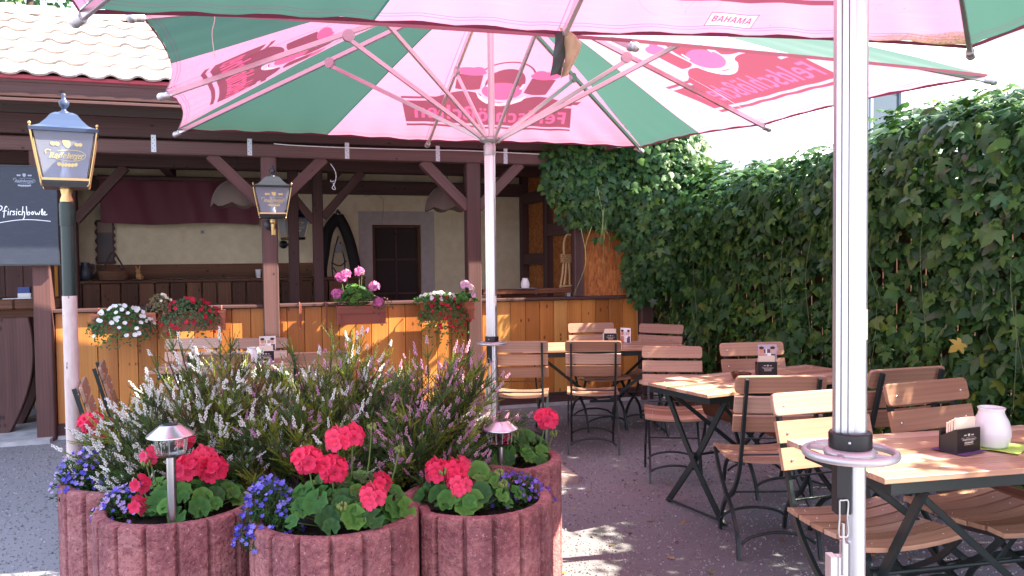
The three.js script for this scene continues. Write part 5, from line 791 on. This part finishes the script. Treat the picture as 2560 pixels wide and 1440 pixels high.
const daisyW = merge([...[0, 1, 2, 3, 4].map((k) => petal.clone().scale(0.95, 1, 0.8).rotateY(k * 1.2566))]), daisyM = [leafMat(lin(0.82, 0.82, 0.8), 0.25, 0.6)], redM = [[0.42, 0.01, 0.03], [0.5, 0.015, 0.04], [0.33, 0.008, 0.025]].map((c) => leafMat(lin(...c), 0.2, 0.6)), eyeW = new THREE.SphereGeometry(0.0035, 5, 4);
const oval = (() => { const s = [[0, 0, 0], [-0.006, 0.001, 0.01], [-0.006, 0.001, 0.02], [0, -0.003, 0.03], [0.006, 0.001, 0.02], [0.006, 0.001, 0.01]], g = new THREE.BufferGeometry(); g.setAttribute('position', new THREE.Float32BufferAttribute(s.flat(), 3)); g.setIndex([0, 1, 5, 1, 2, 4, 1, 4, 5, 2, 3, 4]); g.computeVertexNormals(); return g; })();
function mound(name, label, p, rx, ry, rz, droop, nF, fm, leafCol, side = 1, size = 1, shape) {
  const o = thing(name, label, 'flowers', p), L = [], T = [];
  const at = (k) => { const a = rnd() * 6.283, u = Math.sqrt(rnd()), x = Math.cos(a) * u * rx, z = Math.sin(a) * u * rz, fr = Math.max(0, z / rz); let y = ry * Math.sqrt(Math.max(0, 1 - u * u)) * k - droop * Math.max(0, u * 1.1 - 0.35) * (0.4 + 0.8 * fr) * rr(0.6, 1.2); if (shape) y += shape(x); return V(x, y, z * (0.9 + 0.3 * fr)); };
  for (let i = 0; i < nF * 22; i++) { const q = at(rr(0.4, 1)), d = V(q.x / rx + rr(-0.7, 0.7), rr(-0.3, 1), q.z / rz + 0.4 + rr(-0.6, 0.6)); L.push([Mx(q, along(d, rnd() * 6), rr(0.7, 1.3)), lin(leafCol[0] * rr(0.6, 1.4), leafCol[1] * rr(0.6, 1.4), leafCol[2])]); if (i % 20 === 0) T.push(rod([q.x * 0.2, 0, q.z * 0.2], q.toArray(), 0.0018, 3)); }
  stuffPart(o, 'foliage', oval, grnM, L); part(o, 'stems', T, M.stem).userData.kind = 'stuff';
  for (let i = 0; i < nF; i++) { const q = at(1.04); q.z += 0.015; const d = V(q.x / rx * 0.7 + rr(-0.4, 0.4), rr(0.1, 0.8), 0.8 + rr(-0.3, 0.3)); const m = new THREE.Mesh(daisyW, pick(fm)); m.name = 'flower'; m.castShadow = m.receiveShadow = true; m.position.copy(q); m.quaternion.copy(along(d, rnd() * 6)); m.scale.setScalar(size * rr(0.85, 1.15)); o.add(m); }
  return o;
}
mound('white_flowers', 'white blossoming mound hanging at the left end of the counter', [-1.10, 1.02, -7.50], 0.27, 0.13, 0.15, 0.24, 70, daisyM, [0.045, 0.12, 0.035]);
mound('red_flowers', 'dark red blossoming plant left of the timber post on the counter', [-0.55, 1.06, -7.50], 0.26, 0.14, 0.14, 0.22, 58, redM, [0.07, 0.12, 0.05]);
mound('pale_blossom', 'wispy pale cream blossom standing between the white and red flowers', [-0.80, 1.1, -7.53], 0.12, 0.14, 0.08, 0.02, 16, [leafMat(lin(0.75, 0.68, 0.5), 0.3)], [0.14, 0.12, 0.06], 1, 0.7);
mound('mixed_flowers', 'small red flowers trailing from the terracotta box at the right', [1.70, 1.06, -7.47], 0.26, 0.1, 0.13, 0.38, 60, redM, [0.07, 0.15, 0.04], 1, 0.85);
mound('white_flowers', 'white flowers along the top of the terracotta box at the right', [1.66, 1.12, -7.54], 0.24, 0.08, 0.09, 0.05, 34, daisyM, [0.06, 0.15, 0.04]);
geranium('small pale pink and white geranium leaning on the right timber post', [1.92, 1.07, -7.53], 0.13, 0.13, 30, [[0.0, 0.2, 0.05, 1], [0.06, 0.17, 0.05, 0, 1], [0.08, 0.1, 0.05, 0]], [leafMat(lin(0.75, 0.5, 0.68), 0.3), leafMat(lin(0.8, 0.72, 0.76), 0.3)]);
mound('dry_plant', 'withered brown plant at the right end of the rust red flower box', [1.13, 1.08, -7.52], 0.12, 0.09, 0.1, 0.08, 3, [rustMat], [0.11, 0.07, 0.05], 1, 0.4);
for (const [i, x] of [0.38, 0.62].entries()) { const h = thing('box_hanger', i ? 'empty rust red box hanger on the counter, nearer the pink geranium' : 'empty rust red box hanger on the counter beside the timber post', 'hanger', [x, 1.0, -7.70]); part(h, 'hook', [tube([[0, 0.128, -0.04], [0, 0.131, 0.0], [0, 0.131, 0.02], [0, 0.05, 0.02], [0, -0.1, 0.02], [0, -0.12, 0.03]], 0.006, 24, 5), rod([0.012, 0.12, 0.02], [0.012, -0.1, 0.02], 0.004)], M.rustBox); }
// ---------------------------------------------------------------- hop hedge and vine
function hopLeaf(lobes) {
  const pos = [0, 0, 0.012], idx = [], pts = lobes === 5 ? [[0, -0.008], [0.02, -0.024], [0.046, -0.016], [0.03, 0.004], [0.05, 0.012], [0.068, 0.036], [0.042, 0.034], [0.022, 0.034], [0.026, 0.056], [0.014, 0.08], [0, 0.1], [-0.014, 0.08], [-0.026, 0.056], [-0.022, 0.034], [-0.042, 0.034], [-0.068, 0.036], [-0.05, 0.012], [-0.03, 0.004], [-0.046, -0.016], [-0.02, -0.024]] : [[0, -0.01], [0.02, -0.02], [0.044, -0.004], [0.05, 0.02], [0.032, 0.036], [0.03, 0.05], [0.016, 0.076], [0, 0.09], [-0.016, 0.076], [-0.03, 0.05], [-0.032, 0.036], [-0.05, 0.02], [-0.044, -0.004], [-0.02, -0.02]];
  pos[0] = 0; pos[1] = 0.022; pos[2] = 0.0; for (const [x, y] of pts) pos.push(x, y, -0.3 * Math.abs(x) - 1.6 * Math.max(0, y - 0.03) ** 2 * 4);
  for (let i = 0; i < pts.length; i++) idx.push(0, 1 + (i + 1) % pts.length, 1 + i);
  const g = new THREE.BufferGeometry(); g.setAttribute('position', new THREE.Float32BufferAttribute(pos, 3)); g.setIndex(idx); g.computeVertexNormals(); return g;
}
const hopA = hopLeaf(5), hopB = hopLeaf(3), hopM = phys({ color: 0xffffff, roughness: 0.45, transmission: 0.5, thickness: 0, side: THREE.DoubleSide, specularIntensity: 0.35 });
const greens = [[0.055, 0.15, 0.036], [0.07, 0.18, 0.042], [0.042, 0.125, 0.042], [0.1, 0.21, 0.04], [0.036, 0.1, 0.032]], yell = [[0.17, 0.23, 0.03], [0.11, 0.22, 0.035]];
const hopMats = greens.concat(yell).map((c) => phys({ color: lin(...c), roughness: 0.45, transmission: 0.5, thickness: 0, side: THREE.DoubleSide, specularIntensity: 0.8 }));
// a leaf hangs from its stalk: tip down and outwards, face to the given side
function leafPose(n, s) { const nn = n.clone().normalize(), down = V(rr(-1.1, 1.1), -1, rr(-1.1, 1.1)).addScaledVector(nn, rr(0.0, 0.5)); const y = down.sub(nn.clone().multiplyScalar(down.dot(nn))).normalize(), x = y.clone().cross(nn); return new THREE.Quaternion().setFromRotationMatrix(new THREE.Matrix4().makeBasis(x, y, nn)); }
function leafThing(o, origin, leaves, nearest) {    // leaves: [pos(world), quat, scale, colour index]
  const eye = camera.position, fw = V(0, 0, -1).applyQuaternion(camera.quaternion);
  const rank = leaves.map((l, i) => { const d = l[0].clone().sub(eye), k = d.dot(fw), r = d.clone().normalize().dot(fw); return [r > 0.845 && k > 0 ? l[2] / k * (1 + 0.5 * l[4]) : -1, i]; }).sort((a, b) => b[0] - a[0]);
  const single = new Set(rank.slice(0, nearest).map((r) => r[1])), A = [], B = [];
  leaves.forEach(([p, q, s, c], i) => {
    const w = p.clone().sub(origin), five = i % 3 !== 0;
    if (single.has(i)) { const m = new THREE.Mesh(five ? hopA : hopB, hopMats[c]); m.name = 'leaf'; m.castShadow = m.receiveShadow = true; m.position.copy(w); m.quaternion.copy(q); m.scale.setScalar(s); o.add(m); }
    else { const col = lin(...(greens.concat(yell))[c]).multiplyScalar(rr(0.8, 1.2)); (five ? A : B).push([Mx(w, q, s), col]); }
  });
  stuffPart(o, 'foliage', hopA, hopM, A); stuffPart(o, 'foliage', hopB, hopM, B);
}
const hedgeTop = (z) => { const T = [[-9.4, 2.5], [-7.4, 2.5], [-6.79, 2.24], [-6.15, 2.34], [-5.6, 2.33], [-5.2, 2.4], [-4.63, 2.5], [-4.0, 2.5], [-3.57, 2.45], [-3.0, 2.5], [-2.6, 2.85], [0, 3.0]]; for (let i = 1; i < T.length; i++) if (z <= T[i][0]) { const a = T[i - 1], b = T[i]; return mix(a[1], b[1], (z - a[0]) / (b[0] - a[0])); } return 2.4; };
{
  const O = V(4.35, 0, -4), o = thing('hop_hedge', 'tall dense wall of climbing hop leaves along the right side', 'hedge', O.toArray()), L = [], T = [];
  for (let i = 0; i < 26000; i++) {
    const z = rr(-9.3, -0.4), top = hedgeTop(z) + 0.1 * (fbm(z * 3, 3) - 0.5), v = rnd(), y = i % 6 === 0 ? top - 0.25 * rnd() * rnd() + 0.03 : 0.05 + (top - 0.05) * v;
    if (v < 0.3 && fbm(z * 1.7 + 3, y * 2.2, 2) > 0.66 && i % 6) continue;    // gaps where the boards show low down
    const bulge = 0.42 * (fbm(z * 1.9, y * 2.1, 3) - 0.42) + 0.12 * sm(0.9, 2.0, y), round = sm(top - 0.3, top, y), x = 4.30 - bulge - rr(-0.04, 0.1) + round * rr(0, 0.55) + (i % 6 === 0 ? rr(0, 0.35) : 0);
    const n = V(-1 + round * 0.6 + rr(-0.5, 0.6), 0.35 + round * 1.2 + rr(-0.5, 0.7), rr(-0.8, 0.9)), c = y < 1.1 && rnd() < 0.12 ? 5 + Math.floor(rnd() * 2) : rnd() < 0.05 + 0.08 * round ? 6 : Math.floor(rnd() * 5);
    L.push([V(x, y, z), leafPose(n), (i % 12 === 5 ? rr(0.95, 1.25) : 0.34 + 0.62 * Math.pow(rnd(), 1.3)), c, 4.6 - x]);
  }
  for (let i = 0; i < 4200; i++) { const z = rr(-9.3, -0.4), top = hedgeTop(z), y = rr(1.75, top - 0.06); L.push([V(rr(4.32, 4.56), y, z), leafPose(V(-1 + rr(-0.4, 0.4), 0.4 + rr(-0.4, 0.6), rr(-0.6, 0.6))), rr(0.6, 1.0), Math.floor(rnd() * 5), 0]); }
  leafThing(o, O, L, 300);
  for (let i = 0; i < 16; i++) { const z = rr(-7, -2.2), y0 = rr(0.8, 2.2), x = rr(4.02, 4.14), l = rr(0.4, 1.0); T.push(tube([[x - O.x, y0, z - O.z], [x - O.x - 0.03, y0 - l * 0.4, z - O.z + rr(-0.06, 0.06)], [x - O.x - 0.01, y0 - l, z - O.z + rr(-0.1, 0.1)]], 0.0022, 10, 4)); }
  part(o, 'vines', T, std({ color: lin(0.12, 0.15, 0.06), roughness: 0.8 })).userData.kind = 'stuff';
  const yl = new THREE.Mesh(hopA, phys({ color: lin(0.5, 0.33, 0.04), roughness: 0.6, transmission: 0.3, thickness: 0, side: THREE.DoubleSide })); yl.name = 'leaf'; yl.userData.label = 'single bright yellow leaf'; yl.position.copy(V(4.02, 0.975, -3.74).sub(O)); yl.quaternion.copy(leafPose(V(-0.7, 0.1, 0.7))); yl.scale.setScalar(0.85); o.add(yl);
}
{
  const O = V(3.8, 2.2, -7.6), o = thing('hop_vine', 'bushy hop vine hanging over the right corner of the pavilion roof', 'vine', O.toArray()), L = [], T = [];
  const blobs = [[2.95, 2.38, -7.62, 0.16, 0.26], [3.15, 2.18, -7.62, 0.2, 0.3], [3.25, 2.45, -7.6, 0.25, 0.26], [3.6, 2.25, -7.56, 0.42, 0.42], [3.9, 1.95, -7.45, 0.3, 0.5], [4.1, 2.3, -7.35, 0.35, 0.5], [3.85, 1.5, -7.58, 0.16, 0.4], [4.1, 1.75, -7.3, 0.25, 0.5], [4.25, 2.55, -7.5, 0.3, 0.3], [3.95, 1.3, -7.6, 0.12, 0.2]];
  for (const [x, y, z, rx, ry] of blobs) for (let i = 0; i < 9000 * rx * ry * 1.7; i++) { const d = V(rr(-1.3, 1.3), rr(-1.3, 1.3), rr(-0.6, 1)); { const l = d.length(); if (l > 1.1 && (l > 1.5 || rnd() > 0.14)) continue; } L.push([V(x + d.x * rx, y + d.y * ry, z + d.z * (x < 3.7 ? 0.1 : 0.2)), leafPose(V(-0.15 + d.x * 0.5, 0.45 + 0.4 * d.y, 1).add(V(rr(-0.5, 0.5), rr(-0.3, 0.4), 0))), 0.36 + 0.55 * rnd(), rnd() < 0.06 ? 6 : Math.floor(rnd() * 5), d.z]); }
  leafThing(o, O, L, 200);
  for (let i = 0; i < 7; i++) { const x = rr(3.0, 4.1), y = rr(1.5, 2.5), l = rr(0.3, 0.7); T.push(tube([[x - O.x, y - O.y, 0.2], [x - O.x + rr(-0.1, 0.1), y - O.y - l * 0.5, 0.24], [x - O.x + rr(-0.1, 0.1), y - O.y - l, 0.2]], 0.0022, 10, 4)); }
  part(o, 'vines', T, std({ color: lin(0.12, 0.15, 0.06), roughness: 0.8 })).userData.kind = 'stuff';
}
// ---------------------------------------------------------------- tree behind the roof
{
  const o = thing('tree', 'leafy green tree rising behind the tiled roof at the upper left', 'tree', [-4.6, 0, -19.2]), L = [], O = V(0, 0, 0);
  part(o, 'trunk', [rod([0, 0, 0], [0.1, 4.2, 0], 0.24, 10, 0.16), rod([0.1, 4.1, 0], [-1.6, 7.2, 0.3], 0.12, 8, 0.05), rod([0.1, 4.1, 0], [1.7, 7.4, 0.2], 0.12, 8, 0.05), rod([0.1, 4.1, 0], [0.2, 8.4, -0.3], 0.14, 8, 0.05)], M.wood);
  for (let k = 0; k < 90; k++) { const c = V(rr(-3.4, 3.4), rr(4.6, 9.4), rr(-1.6, 1.6)); for (let i = 0; i < 130; i++) { const d = V(rr(-1, 1), rr(-1, 1), rr(-1, 1)); if (d.length() > 1) continue; L.push([Mx(c.clone().addScaledVector(d, 0.75), leafPose(V(d.x, d.y + 0.7, d.z + 0.5)), rr(1.0, 1.7)), lin(...pick(greens)).multiplyScalar(rr(0.8, 1.4))]); } }
  stuffPart(o, 'crown', hopB, hopM, L);
}
const renderer = new THREE.WebGLRenderer();
renderer.toneMapping = THREE.LinearToneMapping; renderer.toneMappingExposure = EXPOSURE; renderer.shadowMap.enabled = true;
renderer.render(scene, camera);
